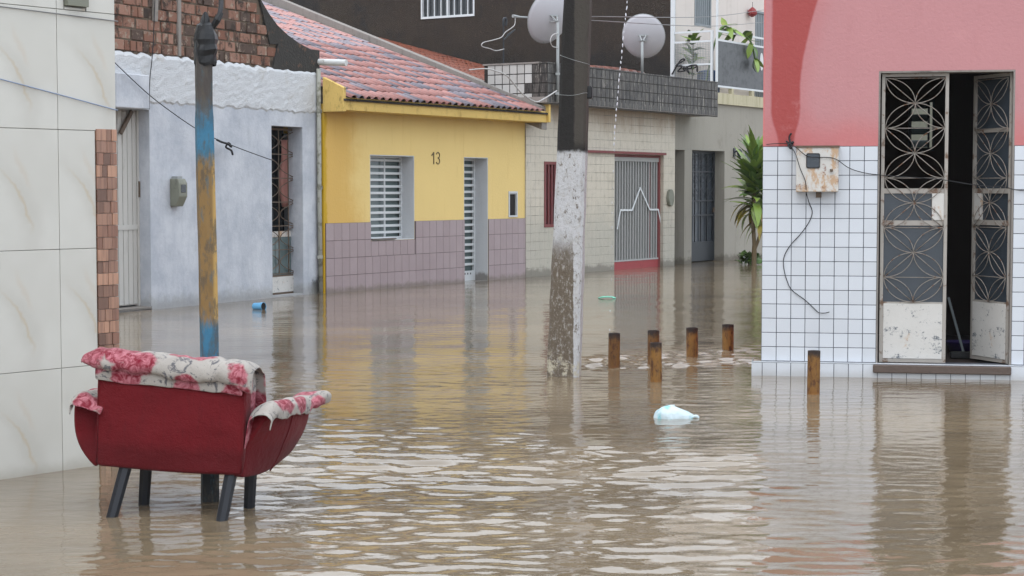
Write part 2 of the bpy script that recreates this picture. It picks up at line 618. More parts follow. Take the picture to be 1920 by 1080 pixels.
def m_beige():
    n = NT('old_beige_tile')
    x, y, z = n.xyz()
    br = n.t.nodes.new('ShaderNodeTexBrick')
    br.offset = 0.0
    br.inputs['Scale'].default_value = 1.0
    br.inputs['Mortar Size'].default_value = 0.005
    br.inputs['Brick Width'].default_value = 0.15
    br.inputs['Row Height'].default_value = 0.15
    mp = n.t.nodes.new('ShaderNodeMapping')
    mp.inputs['Rotation'].default_value = (math.pi / 2, 0, 0)
    n.t.links.new(n.co, mp.inputs[0])
    n.t.links.new(mp.outputs[0], br.inputs[0])
    mort = br.outputs['Fac']
    col = n.mix(n.noise(1.8, 7, 0.65), lin(204, 194, 174), lin(222, 214, 198))
    col = n.mix(n.mul(n.step(n.noise(9, 7, 0.75, (1, 1, 0.5)), 0.5, 0.68), 0.6), col, lin(168, 160, 142))
    low = n.step(n.math('ADD', z, n.mul(n.noise(2, 6, 0.7), 1.6)), 2.3, 1.4)
    col = n.mix(n.mul(low, 0.5), col, lin(172, 172, 162))
    col = n.mix(n.mul(n.step(n.noise(16, 7, 0.8, None, (3, 3, 1)), 0.57, 0.66), n.mul(low, 0.7)), col, lin(112, 112, 104))
    top = n.step(n.math('ADD', z, n.mul(n.noise(3, 5, 0.7, (1, 1, 0.2)), 0.9)), 2.9, 3.4)
    col = n.mix(n.mul(top, 0.6), col, lin(150, 116, 72))
    col = n.mix(n.mul(mort, n.math('MULTIPLY_ADD', n.step(n.noise(2.1, 5, 0.7, None, (7, 7, 7)), 0.42, 0.62), 0.6, 0.08)), col, lin(120, 116, 106))
    col = tide(n, col, 0.12, 0.35, 0.7, lin(108, 102, 90))
    return n.out(col, 0.45, n.bump(n.math('SUBTRACT', 1.0, mort), 0.003), 0.4)


def m_dark_wall():
    n = NT('dark_weathered_render')
    x, y, z = n.xyz()
    col = n.mix(n.noise(1.0, 8, 0.7), lin(46, 41, 38), lin(74, 64, 55))
    col = n.mix(n.step(n.noise(0.8, 8, 0.72, None, (4, 9, 2)), 0.5, 0.66), col, lin(46, 45, 46))
    col = n.mix(n.mul(n.step(n.noise(30, 5, 0.75, (1, 1, 0.35)), 0.52, 0.72), 0.6), col, lin(92, 78, 66))
    low = n.step(n.math('ADD', z, n.mul(n.noise(1.3, 6, 0.7, (1, 1, 0.4)), -1.6)), 4.0, 3.2)
    col = n.mix(n.mul(low, 0.6), col, lin(36, 38, 39))
    return n.out(col, 0.9, n.bump(n.noise(40, 6, 0.7), 0.02), 0.2)


def m_post():
    n = NT('flaking_post_paint')
    x, y, z = n.xyz()
    w = n.math('MULTIPLY_ADD', n.noise(9, 6, 0.7, (2.5, 2.5, 0.5)), 0.30, -0.15)
    zz = n.math('ADD', z, w)
    blue = n.mix(n.noise(14, 6, 0.7), lin(40, 96, 128), lin(72, 140, 172))
    och = n.mix(n.noise(10, 6, 0.7, (1, 1, 0.4)), lin(112, 86, 48), lin(160, 126, 74))
    och = n.mix(n.mul(n.step(x, 0.012, 0.03), 0.8), och, lin(206, 168, 98))
    wood = n.mix(n.noise(12, 6, 0.7, (2, 2, 0.3)), lin(40, 36, 35), lin(98, 90, 84))
    dark = lin(34, 36, 38)
    col = n.mix(n.step(zz, 0.60, 0.66), dark, blue)
    col = n.mix(n.step(zz, 0.83, 0.90), col, och)
    col = n.mix(n.step(zz, 1.60, 1.68), col, blue)
    col = n.mix(n.step(zz, 1.76, 1.94), col, wood)
    col = n.mix(n.step(zz, 2.10, 2.14), col, lin(30, 30, 33))
    chip = n.step(n.noise(22, 7, 0.75, (1, 1, 0.35), (7, 1, 3)), 0.50, 0.60)
    col = n.mix(n.mul(chip, 0.7), col, lin(86, 78, 66))
    chip = n.step(n.noise(30, 7, 0.75, (1, 1, 0.25), (1, 8, 3)), 0.52, 0.62)
    col = n.mix(n.mul(chip, 0.55), col, lin(62, 98, 112))
    return n.out(col, 0.6, n.bump(n.noise(30, 6, 0.7, (1, 1, 0.4)), 0.006), 0.4)


def m_pole():
    n = NT('concrete_pole_paint')
    x, y, z = n.xyz()
    w = n.math('MULTIPLY_ADD', n.noise(5, 7, 0.7, (1, 1, 0.6)), 0.8, -0.4)
    w2 = n.math('MULTIPLY_ADD', n.noise(11, 7, 0.7), 0.10, -0.05)
    dark = n.mix(n.noise(7, 7, 0.7, (1, 1, 0.3)), lin(24, 23, 22), lin(46, 43, 40))
    mud = n.mix(n.noise(9, 7, 0.7), lin(96, 84, 70), lin(128, 116, 100))
    white = n.mix(n.noise(18, 6, 0.7), lin(186, 187, 188), lin(226, 226, 228))
    side = n.step(n.math('ADD', x, n.mul(w2, 0.3)), 0.082, 0.098)
    col = mud
    whitearea = n.math('MAXIMUM', n.step(n.math('ADD', z, n.math('ADD', w, n.mul(side, 1.6))), 0.85, 1.25), n.mul(side, n.step(n.noise(16, 6, 0.8), 0.4, 0.5)))
    flake = n.step(n.noise(32, 8, 0.8, (1, 1, 0.55), (2, 6, 1)), 0.62, 0.54)
    col = n.mix(n.mul(whitearea, flake), col, white)
    fleck = n.step(n.noise(42, 7, 0.85, (1, 1, 0.5), (9, 6, 1)), 0.52, 0.60)
    col = n.mix(n.mul(fleck, 0.8), col, lin(190, 186, 180))
    foot = n.mul(n.step(n.math('ADD', z, n.mul(w, 0.5)), 0.20, 0.12), n.step(n.noise(13, 6, 0.8), 0.5, 0.58))
    col = n.mix(foot, col, lin(206, 198, 176))
    col = n.mix(n.step(n.math('ADD', z, w2), 1.77, 1.82), col, dark)
    up = n.mul(n.step(z, 1.8, 1.9), n.mul(side, 0.6))
    col = n.mix(up, col, lin(92, 86, 78))
    return n.out(col, 0.8, n.bump(n.noise(36, 6, 0.75), 0.010), 0.35)


def m_rust():
    n = NT('rusty_steel')
    x, y, z = n.xyz()
    col = n.mix(n.noise(9, 6, 0.7, rnd=True), lin(120, 80, 38), lin(176, 130, 58))
    col = n.mix(n.mul(n.rnd(), 0.55), col, lin(92, 54, 30))
    col = n.mix(n.step(n.noise(30, 6, 0.75, (1, 1, 0.4), rnd=True), 0.50, 0.62), col, lin(84, 48, 26))
    col = n.mix(n.mul(n.step(n.noise(16, 6, 0.8, (1, 1, 0.3), (3, 1, 8), rnd=True), 0.54, 0.64), 0.6), col, lin(60, 40, 30))
    col = n.mix(n.step(n.math('ADD', z, n.mul(n.noise(14, 6, 0.8, rnd=True), 0.16)), 0.34, 0.41), col, lin(50, 38, 34))
    col = n.mix(n.mul(n.step(n.math('ADD', z, n.mul(n.noise(25, 6, 0.8, rnd=True), 0.10)), 0.13, 0.04), 0.6), col, lin(150, 96, 40))
    return n.out(col, 0.65, n.bump(n.noise(40, 6, 0.7, rnd=True), 0.006), 0.4)


def m_rusty_white(name='rusty_white_enamel', amt=(0.50, 0.60), grey=False):
    n = NT(name)
    x, y, z = n.xyz()
    col = n.mix(n.noise(6, 5, 0.6), lin(208, 205, 198), lin(226, 224, 220))
    r = n.step(n.noise(7, 8, 0.75, (1, 1, 0.6), (2, 2, 5)), *amt)
    col = n.mix(n.mul(r, 0.75), col, lin(196, 150, 96))
    r2 = n.step(n.noise(11, 8, 0.75, None, (5, 2, 5)), amt[0] + 0.06, amt[1] + 0.06)
    col = n.mix(n.mul(r2, 0.85), col, lin(126, 70, 40))
    if grey:
        ch = n.step(n.noise(9, 8, 0.85, (1, 1, 1.3), (1, 4, 5)), 0.56, 0.60)
        col = n.mix(ch, col, lin(112, 118, 124))
    return n.out(col, 0.45, n.bump(n.noise(30, 5, 0.7), 0.002), 0.4)


def m_rose():
    n = NT('floral_fabric')
    base = n.mix(n.noise(9, 4, 0.6), lin(150, 143, 136), lin(196, 190, 182))
    dist = n.math('ADD', n.voro(6.8), n.mul(n.math('SUBTRACT', n.noise(26, 4, 0.6), 0.5), 0.30))
    petals = n.mix(n.step(n.noise(26, 5, 0.7, dist=1.2), 0.36, 0.66), lin(128, 32, 48), lin(198, 126, 136))
    col = n.mix(n.mul(n.step(n.noise(14, 6, 0.7, (1, 1, 1), (2, 7, 4), dist=2.0), 0.53, 0.60), 0.85), base, lin(82, 82, 90))
    col = n.mix(n.step(dist, 0.56, 0.46), col, petals)
    col = n.mix(n.step(dist, 0.14, 0.06), col, lin(128, 22, 44))
    return n.out(col, 0.85, n.bump(n.noise(120, 3, 0.6), 0.002), 0.2, **{'Sheen Weight': 0.1})


def m_velvet():
    n = NT('red_upholstery')
    c = lin(112, 8, 21)
    col = n.mix(n.noise(5, 6, 0.65, (1, 1, 0.4)), sc_col(c, 0.75), sc_col(c, 1.15))
    col = n.mix(n.mul(n.step(n.noise(60, 4, 0.7, (1, 1, 0.15)), 0.5, 0.7), 0.25), col, sc_col(c, 0.5))
    x, y, z = n.xyz()
    darkened = n.step(n.math('ADD', z, n.mul(n.noise(6, 4), 0.08)), 0.40, 0.33)     # darker towards the lower edge
    col = n.mix(n.mul(darkened, 0.45), col, sc_col(c, 0.40))
    col = n.mix(n.mul(n.step(n.noise(4, 7, 0.7, (1, 1, 0.5), (3, 3, 3)), 0.52, 0.7), 0.35), col, sc_col(c, 0.55))
    h = n.math('ADD', n.noise(180, 3, 0.6), n.mul(n.noise(6, 4, 0.6), 6.0))
    return n.out(col, 0.75, n.bump(h, 0.004), 0.25, **{'Sheen Weight': 0.08, 'Sheen Roughness': 0.4})


def m_water():
    n = NT('muddy_water')
    col = n.mix(n.step(n.noise(0.5, 6, 0.65, (0.5, 1, 1)), 0.3, 0.7), lin(110, 96, 77), lin(146, 129, 105))
    h = n.noise(26, 3, 0.55, (0.55, 1, 1))
    h2 = n.noise(9, 3, 0.5, (0.5, 1, 1), (3, 1, 0))
    b = n.bump(h, 0.0014)
    b = n.bump(h2, 0.0022, chain=b)
    return n.out(col, 0.03, b, 0.5, **{'IOR': 1.5})


M = {
    'marble': m_marble(), 'mosaic': m_mosaic(), 'brick': m_brick(), 'purple': m_purple(), 'yellow': m_yellow(),
    'fascia': m_fascia(), 'limewash': m_white_house(), 'pink': m_pink(), 'beige': m_beige(), 'darkwall': m_dark_wall(),
    'post': m_post(), 'pole': m_pole(), 'rust': m_rust(), 'rose': m_rose(), 'velvet': m_velvet(), 'water': m_water(),
    'roof_pink': m_roof('pink_roof_tile', lin(164, 106, 97), lin(188, 134, 126), lin(116, 92, 92)),
    'roof_grey': m_roof('weathered_roof_tile', lin(112, 106, 116), lin(142, 130, 138), lin(86, 80, 90)),
    'roof_orange': m_roof('orange_roof_tile', lin(112, 60, 44), lin(146, 82, 60), lin(46, 40, 37)),
    'white_tile': m_glazed('white_glazed_tile', lin(222, 227, 234), lin(198, 202, 206), 0.10, 0.4, 0.025),
    'old_tile': m_mould_tile(),
    'clean_old_tile': m_glazed('dull_white_tile', lin(206, 206, 202), lin(160, 158, 150), 0.35, 0.4, 0.1),
    'grout': plain('dark_grout', lin(84, 88, 98), 0.9, 0.2, 20),
    'grout_pale': plain('pale_grout', lin(176, 174, 166), 0.9, 0.1, 20),
    'grout_purple': plain('mauve_grout', lin(98, 84, 86), 0.9, 0.15, 20),
    'grout_black': plain('mouldy_mortar', lin(52, 48, 45), 0.95, 0.3, 6, 0.006, 30, dirt=lin(84, 78, 68)),
    'mortar': plain('brick_mortar', lin(108, 94, 80), 0.95, 0.3, 9, 0.012, 30, dirt=lin(62, 56, 50), dirt_amt=(0.5, 0.62), dirt_scale=4),
    'mould': plain('black_mould_render', lin(58, 56, 53), 0.95, 0.4, 4, 0.012, 30, dirt=lin(112, 84, 66), dirt_amt=(0.56, 0.68), dirt_scale=5),
    'rough_plaster': plain('rough_plaster', lin(218, 221, 224), 0.95, 0.10, 6, 0.014, 55, dirt=lin(186, 180, 168), dirt_amt=(0.55, 0.8), dirt_scale=3),
    'white_reveal': plaster('white_reveal', lin(214, 217, 220), lin(180, 181, 180), 0.45, low=True),
    'white_metal': plain('white_painted_steel', lin(222, 226, 228), 0.35, 0.04, 6),
    'white_wood': plain('old_white_door', lin(206, 204, 198), 0.6, 0.08, 10, 0.003, 40, dirt=lin(150, 142, 130), dirt_amt=(0.58, 0.72), stretch=(1, 1, 0.15)),
    'rusty_white': m_rusty_white(),
    'rusty_panel': m_rusty_white('chipped_white_panel', (0.60, 0.68), True),
    'frame_white': m_rusty_white('door_frame_enamel', (0.56, 0.66)),
    'grille': plain('door_grille_paint', lin(150, 143, 135), 0.5, 0.2, 30, dirt=lin(120, 82, 56), dirt_amt=(0.55, 0.65), dirt_scale=25),
    'rusty_iron': plain('rusty_iron', lin(104, 88, 74), 0.7, 0.3, 20, 0.002, 60, dirt=lin(92, 58, 38), dirt_scale=12),
    'red_frame': plain('faded_red_paint', lin(128, 62, 62), 0.6, 0.15, 8, dirt=lin(98, 54, 50)),
    'red_panel': plain('red_gate_panel', lin(164, 62, 66), 0.5, 0.12, 6, dirt=lin(140, 50, 54)),
    'gate_back': plain('gate_interior_grey', lin(122, 125, 122), 0.6, 0.15, 3),
    'gate_bar': plain('grey_gate_bar', lin(172, 172, 170), 0.5, 0.1, 12),
    'dark_glass': plain('dark_glass', lin(40, 44, 48), 0.08, 0.2, 3, spec=0.6),
    'grey_glass': plain('dim_patterned_glass', lin(64, 72, 80), 0.22, 0.15, 5, 0.002, 90, spec=0.5),
    'green_glass': plain('greenish_window_glass', lin(104, 120, 120), 0.12, 0.2, 4, spec=0.5),
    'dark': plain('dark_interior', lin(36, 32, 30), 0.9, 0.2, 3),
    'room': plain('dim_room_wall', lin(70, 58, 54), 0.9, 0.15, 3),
    'grey_wall': plaster('grey_house_render', lin(168, 163, 152), lin(138, 132, 120), 0.6, low=True),  # the wall's own grey, with run marks and a muddy foot
    'cream': plaster('cream_render', lin(232, 222, 214), lin(200, 188, 176), 0.4),
    'cream_slab': plaster('cream_slab', lin(206, 198, 168), lin(150, 140, 106), 0.8),
    'coping': plaster('grey_cement', lin(150, 144, 138), lin(100, 96, 90), 0.8, 0.008),
    'black_iron': plain('black_iron', lin(40, 46, 52), 0.5, 0.2, 10),
    'black_plastic': plain('black_plastic', lin(26, 27, 30), 0.45, 0.1, 10),
    'black_sheet': plain('dark_balcony_sheet', lin(72, 74, 76), 0.35, 0.3, 5, dirt=lin(44, 46, 50), dirt_amt=(0.48, 0.62), dirt_scale=7),
    'chair_leg': plain('dark_blue_leg', lin(22, 25, 33), 0.4, 0.15, 10),
    'dish': plain('grey_dish', lin(196, 195, 201), 0.45, 0.05, 5),
    'galv': plain('galvanised_steel', lin(160, 164, 164), 0.4, 0.15, 14),
    'cable': plain('black_cable', lin(38, 38, 42), 0.6, 0.1, 10),
    'pale_cable': plain('pale_cable', lin(190, 188, 186), 0.6, 0.1, 10),
    'grey_cable': plain('grey_cable', lin(136, 136, 136), 0.6, 0.1, 10),
    'blue_cable': plain('blue_cable', lin(150, 164, 190), 0.6, 0.1, 10),
    'pvc': plain('white_pvc', lin(214, 216, 214), 0.4, 0.05, 6, dirt=lin(150, 146, 132), dirt_amt=(0.58, 0.75), dirt_scale=8),
    'old_pipe': plain('mossy_pipe', lin(170, 170, 160), 0.7, 0.12, 8, 0.003, 40, dirt=lin(118, 116, 100), dirt_amt=(0.48, 0.66), dirt_scale=9),
    'meter': plain('grey_green_meter_box', lin(134, 136, 122), 0.5, 0.12, 8, dirt=lin(96, 96, 84)),
    'sill_wood': plain('dark_wet_sill', lin(98, 84, 76), 0.45, 0.2, 10, 0.004, 40, dirt=lin(58, 48, 44)),
    'blue_cup': plain('sky_blue_plastic', lin(108, 176, 220), 0.35, 0.08, 8),
    'bag': plain('thin_white_plastic', lin(214, 232, 238), 0.3, 0.06, 14, 0.01, 25, dirt=lin(150, 214, 222), dirt_amt=(0.52, 0.62), dirt_scale=14),
    'mint': plain('mint_plastic', lin(126, 214, 186), 0.35, 0.06, 14),
    'leaf': plain('strap_leaf', lin(140, 168, 74), 0.4, 0.3, 6, rnd=0.5, dirt=lin(150, 158, 70), dirt_amt=(0.56, 0.7), dirt_scale=5),
    'leaf_dry': plain('yellowing_leaf', lin(150, 138, 62), 0.5, 0.25, 6, rnd=0.5, dirt=lin(128, 92, 50), dirt_amt=(0.5, 0.66), dirt_scale=6),
    'leaf_dark': plain('dark_leaf', lin(96, 128, 62), 0.45, 0.3, 8, rnd=0.5),
    'stem': plain('plant_stem', lin(108, 92, 66), 0.8, 0.2, 20),
    'red_pot': plain('red_hanging_flower', lin(150, 52, 54), 0.6, 0.2, 20),
    'street': plain('wet_street', lin(92, 88, 82), 0.8, 0.2, 2),
    'cloth': plain('pink_cloth', lin(176, 124, 114), 0.9, 0.15, 6),
    'sticker': plain('white_oval', lin(224, 226, 226), 0.5, 0.02, 6),
    'shutter': plain('grey_shutter', lin(134, 142, 146), 0.5, 0.1, 6),
    'blue_plastic': plain('blue_plastic', lin(64, 92, 134), 0.5, 0.1, 6),
    'purple_plastic': plain('violet_plastic', lin(74, 62, 128), 0.5, 0.1, 6),
    'paint_black': plain('number_paint', lin(104, 90, 58), 0.6, 0.05, 6),
}


def m_drop():
    n = NT('falling_water')
    return n.out((0.9, 0.94, 1, 1), 0.12, None, 0.5, **{'Transmission Weight': 0.45, 'IOR': 1.333})


M['drop'] = m_drop()
M['frame_old'] = plain('worn_door_frame', lin(176, 170, 162), 0.5, 0.12, 10, 0.001, 40, dirt=lin(118, 92, 74), dirt_amt=(0.54, 0.66), dirt_scale=9)


# ================================================================== THE SETTING: street and flood water
st = bx('street', M['street'], None, -70, 70, -40, 110, GZ - 0.3, GZ)
tag(st, 'street surface drowned under the flood water', kind='structure')


def water():
    def axis(segs):
        out = [segs[0][0]]
        for a, b, s0, s1 in segs:
            p = a
            while p < b - 1e-6:
                t = (p - a) / (b - a)
                p = min(b, p + s0 + (s1 - s0) * t)
                out.append(p)
        return np.array(out)
    ys = axis([(-40, 2, 6, 0.6), (2, 6, 0.4, 0.022), (6, 15, 0.022, 0.03), (15, 38, 0.035, 0.09), (38, 110, 0.2, 8)])
    xs = axis([(-70, -8, 8, 0.3), (-8, -5, 0.15, 0.045), (-5, 5.5, 0.038, 0.038), (5.5, 9, 0.045, 0.15), (9, 70, 0.3, 8)])
    X, Y = np.meshgrid(xs, ys)
    rng = np.random.RandomState(11)
    sm = lambda v, a, b: np.clip((v - a) / (b - a), 0, 1) ** 2 * (3 - 2 * np.clip((v - a) / (b - a), 0, 1))

    def field(nw, lo, hi, ang0, spread, seed):
        r = np.random.RandomState(seed)
        H = np.zeros_like(X)
        for i in range(nw):
            lam = math.exp(r.uniform(math.log(lo), math.log(hi)))
            th = ang0 + r.normal(0, spread)
            k = 2 * math.pi / lam
            H += lam / (2 * math.pi) * np.sin(k * (X * math.sin(th) + Y * math.cos(th)) + r.uniform(0, 6.28))
        return H / math.sqrt(nw / 2.0)
    # slope-normalised fields: rms slope about 1 each
    main = field(46, 0.10, 0.32, R(7), R(16), 1)
    swell = field(10, 0.6, 1.6, R(-10), R(35), 2)
    fine = field(26, 0.09, 0.18, R(5), R(40), 3)
    patch = field(8, 1.8, 5.0, R(30), R(90), 4)
    patch = np.clip(0.75 + 0.35 * patch / patch.std(), 0.25, 1.5)
    # open water in the street is choppy; lee of the houses and the left-hand wall is calm
    open_ = sm(X, -2.3, -0.9) * (1 - 0.78 * sm(Y, 7.0, 15.0)) * (1 - 0.5 * sm(Y, 15, 22))
    lee = 1 - 0.66 * sm(X - 0.142 * Y, -0.08, 0.25) * sm(Y, 5.0, 9.0)
    a_main = (0.013 + 0.092 * open_) * lee * patch
    a_swell = (0.007 + 0.014 * open_) * lee
    # shallow chop where the water runs over the kerb beside the bollards
    kerb = (np.exp(-((Y - 15.0 - 0.35 * (X - 1.2)) / 0.30) ** 2) + 0.8 * np.exp(-((Y - 16.2 - 0.5 * (X - 2)) / 0.35) ** 2)) * sm(X, 0.5, 0.75) * (1 - sm(X, 2.0, 2.5))
    a_fine = (0.014 + 0.048 * open_ * lee + 0.0 * kerb) * (1 - 0.5 * sm(Y, 20, 30))
    fade = (1 - sm(np.abs(X), 8, 12)) * (1 - sm(Y, 34, 40)) * sm(Y, 2.5, 4.5)
    chop = field(30, 0.12, 0.28, R(0), R(45), 6)
    Z = (main * a_main + swell * a_swell + fine * a_fine + chop * 0.28 * kerb) * fade
    nr, nc = X.shape
    me = bpy.data.meshes.new('flood_water')
    co = np.stack([X, Y, Z], -1).reshape(-1, 3).astype(np.float32)
    idx = np.arange(nr * nc).reshape(nr, nc)
    q = np.stack([idx[:-1, :-1], idx[:-1, 1:], idx[1:, 1:], idx[1:, :-1]], -1).reshape(-1, 4)
    me.vertices.add(len(co))
    me.vertices.foreach_set('co', co.ravel())
    me.loops.add(q.size)
    me.loops.foreach_set('vertex_index', q.ravel().astype(np.int32))
    me.polygons.add(len(q))
    me.polygons.foreach_set('loop_start', np.arange(0, q.size, 4, dtype=np.int32))
    me.polygons.foreach_set('use_smooth', np.ones(len(q), dtype=bool))
    me.update(calc_edges=True)
    me.materials.append(M['water'])
    print('water verts', len(co))
    o = link('flood_water', me)
    tag(o, 'rippled muddy brown flood water covering the street', kind='structure')


water()


# ================================================================== TILED BUILDING at the left edge
pa, pb = gnd(0, 900), gnd(172, 874)
LA = math.degrees(math.atan2(pb.y - pa.y, pb.x - pa.x))
L0 = Front(pa, LA)
lx = L0.X(221, py=500)
LB = Front(L0.world(lx, 0, 0), LA)         # origin at its right-hand corner
t = thing('tiled_building', 'cream marble tiled building at the left edge with a strip of brown mosaic', 'building', LB.p, LB.a)
LEFT = -5.0
win_hole = (LB.X(121, py=5), LB.X(160, py=5), LB.Z(140, 12), LB.Z(140, 12) + 0.5)
MB().wall(LEFT, 0, GZ, 6.2, 0.012, 0.25, [win_hole]).build('wall', M['grout_pale'], t)
MB().box(-0.25, -0.002, 0.252, 5, GZ, 6.2).build('wall', M['cream'], t)
MB().box(LEFT, 0.02, 0.0, 5.0, 6.2, 6.32).build('roof_slab', M['coping'], t)
zr = LB.Z(90, 693)
pit = (LB.Z(90, 15) - zr) / 3
sx = LB.X(112, py=450)
mx0 = LB.X(181, py=450)
mz1 = LB.Z(200, 242)
cols = [sx - pit * k for k in range(6, -1, -1)] + [sx + pit]
cache = {}


def tile_mesh(name, w, h, d, mat, bev):
    key = (name, round(w, 3), round(h, 3), mat.name)
    if key not in cache:
        cache[key] = MB().box(-w / 2, w / 2, 0, d, -h / 2, h / 2).mesh(name, mat, bevel=bev)
    return cache[key]


def put_tile(name, parent, x0, x1, z0, z1, y, d, mat, gap=0.003, bev=0.0015):
    w, h = x1 - x0 - gap, z1 - z0 - gap
    if w < 0.006 or h < 0.006:
        return
    return link(name, tile_mesh(name, w, h, d, mat, bev), parent, ((x0 + x1) / 2, y, (z0 + z1) / 2))


for r in range(-2, 9):
    z0, z1 = zr + r * pit, zr + (r + 1) * pit
    z0 = max(z0, GZ)
    z1 = min(z1, 6.2)
    if z1 - z0 < 0.05:
        continue
    right = mx0 if (z0 + z1) / 2 < mz1 else 0.0
    for k in range(len(cols) - 1):
        x0, x1 = cols[k], min(cols[k + 1], right)
        if x1 - x0 < 0.02:
            continue
        # keep the window clear
        if z1 > win_hole[2] and z0 < win_hole[3] and x1 > win_hole[0] and x0 < win_hole[1]:
            if x0 < win_hole[0]:
                put_tile('tile', t, x0, win_hole[0] - 0.005, z0, z1, 0, 0.011, M['marble'])
            if x1 > win_hole[1]:
                put_tile('tile', t, win_hole[1] + 0.005, x1, z0, z1, 0, 0.011, M['marble'])
            if z0 < win_hole[2] - 0.01:
                put_tile('tile', t, max(x0, win_hole[0]), min(x1, win_hole[1]), z0, win_hole[2] - 0.005, 0, 0.011, M['marble'])
            if z1 > win_hole[3] + 0.01:
                put_tile('tile', t, max(x0, win_hole[0]), min(x1, win_hole[1]), win_hole[3] + 0.005, z1, 0, 0.011, M['marble'])
        else:
            put_tile('tile', t, x0, x1, z0, z1, 0, 0.011, M['marble'])
# brown mosaic strip on the corner
rowh = (mz1 - LB.Z(200, 660)) / 18.6
z = mz1
rr = random.Random(3)
pats = [(0.33, 0.34, 0.33), (0.48, 0.26, 0.26), (0.26, 0.26, 0.48), (0.24, 0.48, 0.28), (0.5, 0.5)]
last = None
while z > GZ + 0.02:
    z0 = max(GZ, z - rowh)
    p = rr.choice([q for q in pats if q != last])
    last = p
    x = mx0 + 0.003
    for wf in p:
        x1 = x + (0 - mx0 - 0.004) * wf
        put_tile('mosaic_tile', t, x, x1, z0, z, -0.004 - 0.005 * rr.random(), 0.015, M['mosaic'], 0.0025, 0.001)
        x = x1
    z = z0
# small window at the top of the picture
fr = MB().wall(win_hole[0], win_hole[1], win_hole[2], win_hole[3], -0.03, 0.05,
               [(win_hole[0] + 0.03, (win_hole[0] + win_hole[1]) / 2 + 0.02, win_hole[2] + 0.09, win_hole[3] - 0.04),
                ((win_hole[0] + win_hole[1]) / 2 + 0.06, win_hole[1] - 0.03, win_hole[2] + 0.05, win_hole[3] - 0.04)])
wo_ = fr.build('window', M['meter'], t)
bx('pane', M['dark_glass'], wo_, win_hole[0] + 0.01, win_hole[1] - 0.01, 0.02, 0.03, win_hole[2] + 0.02, win_hole[3] - 0.02)


def front_cable(fr_, pts, off, r, mat, name, label):
    ps = []
    for q in pts:
        o_ = q[2] if len(q) > 2 else off
        x, z = fr_.hit(q[0], q[1], o_)
        ps.append(fr_.world(x, o_, z))
    ps = smooth_path(ps)
    o = MB().tube(ps, r, 6).build(name, mat, smooth=True)
    return tag(o, label, 'cable')


def smooth_path(ps, n=6):
    ps = [Vector(p) for p in ps]
    if len(ps) < 3:
        return ps
    out = []
    for i in range(len(ps) - 1):
        p0, p1, p2, p3 = ps[max(i - 1, 0)], ps[i], ps[i + 1], ps[min(i + 2, len(ps) - 1)]
        for k in range(n):
            s = k / n
            out.append(0.5 * ((2 * p1) + (-p0 + p2) * s + (2 * p0 - 5 * p1 + 4 * p2 - p3) * s * s + (-p0 + 3 * p1 - 3 * p2 + p3) * s ** 3))
    out.append(ps[-1])
    return out


front_cable(LB, [(-40, 7), (0, 12), (110, 26), (221, 40)], -0.012, 0.0035, M['grey_cable'], 'cable', 'thin grey cable stapled high across the marble tiled wall')
front_cable(LB, [(-40, 138), (0, 148), (110, 177), (221, 207)], -0.014, 0.0035, M['blue_cable'], 'cable', 'pale blue cable slanting down across the marble tiled wall')

# ================================================================== WHITE HOUSE (limewashed, bare brick above)
WH = Front(gnd(602, 549.5), 64.0)
t = thing('limewashed_house', 'grey white limewashed house with bare brick gable above rough plaster', 'house', WH.p, WH.a)
wl = WH.X(60, py=500)
ztop = 0.5 * (WH.Z(300, 106) + WH.Z(560, 133))
zrough = WH.Z(520, 207)
d2 = (WH.X(510, py=400), WH.X(568, py=400), 0.02, WH.Z(540, 237))
d1 = (WH.X(205, py=400), WH.X(282, py=400), WH.Z(260, 578), WH.Z(262, 205))
MB().wall(wl, 0, GZ, zrough, 0, 0.24, [d1, d2]).build('wall', M['limewash'], t)
MB().box(wl, wl + 0.24, 0.242, 7, GZ, 3.9).build('wall', M['limewash'], t)
MB().box(-0.24, 0, 0.242, 7, GZ, 2.3).build('wall', M['limewash'], t)
MB().box(wl + 0.24, -0.24, 6.8, 7, GZ, 3.9).build('wall', M['limewash'], t)
MB().box(wl + 0.24, -0.24, 0.25, 6.8, -0.06, -0.02).build('floor', M['dark'], t)
# rough plaster band: ragged top and bottom edge, a little proud of the smooth coat
nseg = 90
rr = random.Random(5)
vs, fs = [], []
rows = 14
for i in range(nseg + 1):
    x = wl + (0 - wl) * i / nseg
    zb = zrough - 0.03 + rr.uniform(-0.025, 0.025)
    zt = ztop + 0.03 * mnoise.noise(Vector((x * 2.2, 0, 3))) + rr.uniform(-0.02, 0.03)
    for k in range(rows + 1):
        f = k / rows
        y = -0.016 + 0.006 * mnoise.noise(Vector((x * 7, f * 9, 1))) + 0.006 * mnoise.noise(Vector((x * 23, f * 31, 4)))
        if k in (0, rows):
            y = 0.012
        vs.append((x, y, zb + (zt - zb) * f))
    vs += [(x, 0.20, zt), (x, 0.20, zb)]
n_ = rows + 3
for i in range(nseg):
    for k in range(n_):
        a, b = i * n_ + k, i * n_ + (k + 1) % n_
        fs.append((a, a + n_, b + n_, b))
MB().add(vs, fs).build('rough_plaster', M['rough_plaster'], t, smooth=False)
# gable of bare brick: backing of mortar, then single bricks
gpx = [(600, 95), (583, 93), (562, 82), (540, 66), (520, 47), (505, 26), (492, 4), (480, -18), (466, -40)]
gp = [WH.hit(a, b) for a, b in gpx]
gx = [q[0] for q in gp]
apex = (gp[-1][0] - 0.9, gp[-1][1] + 0.75)
far = (wl, gp[-1][1] - 0.5)
sil = gp + [apex, far]


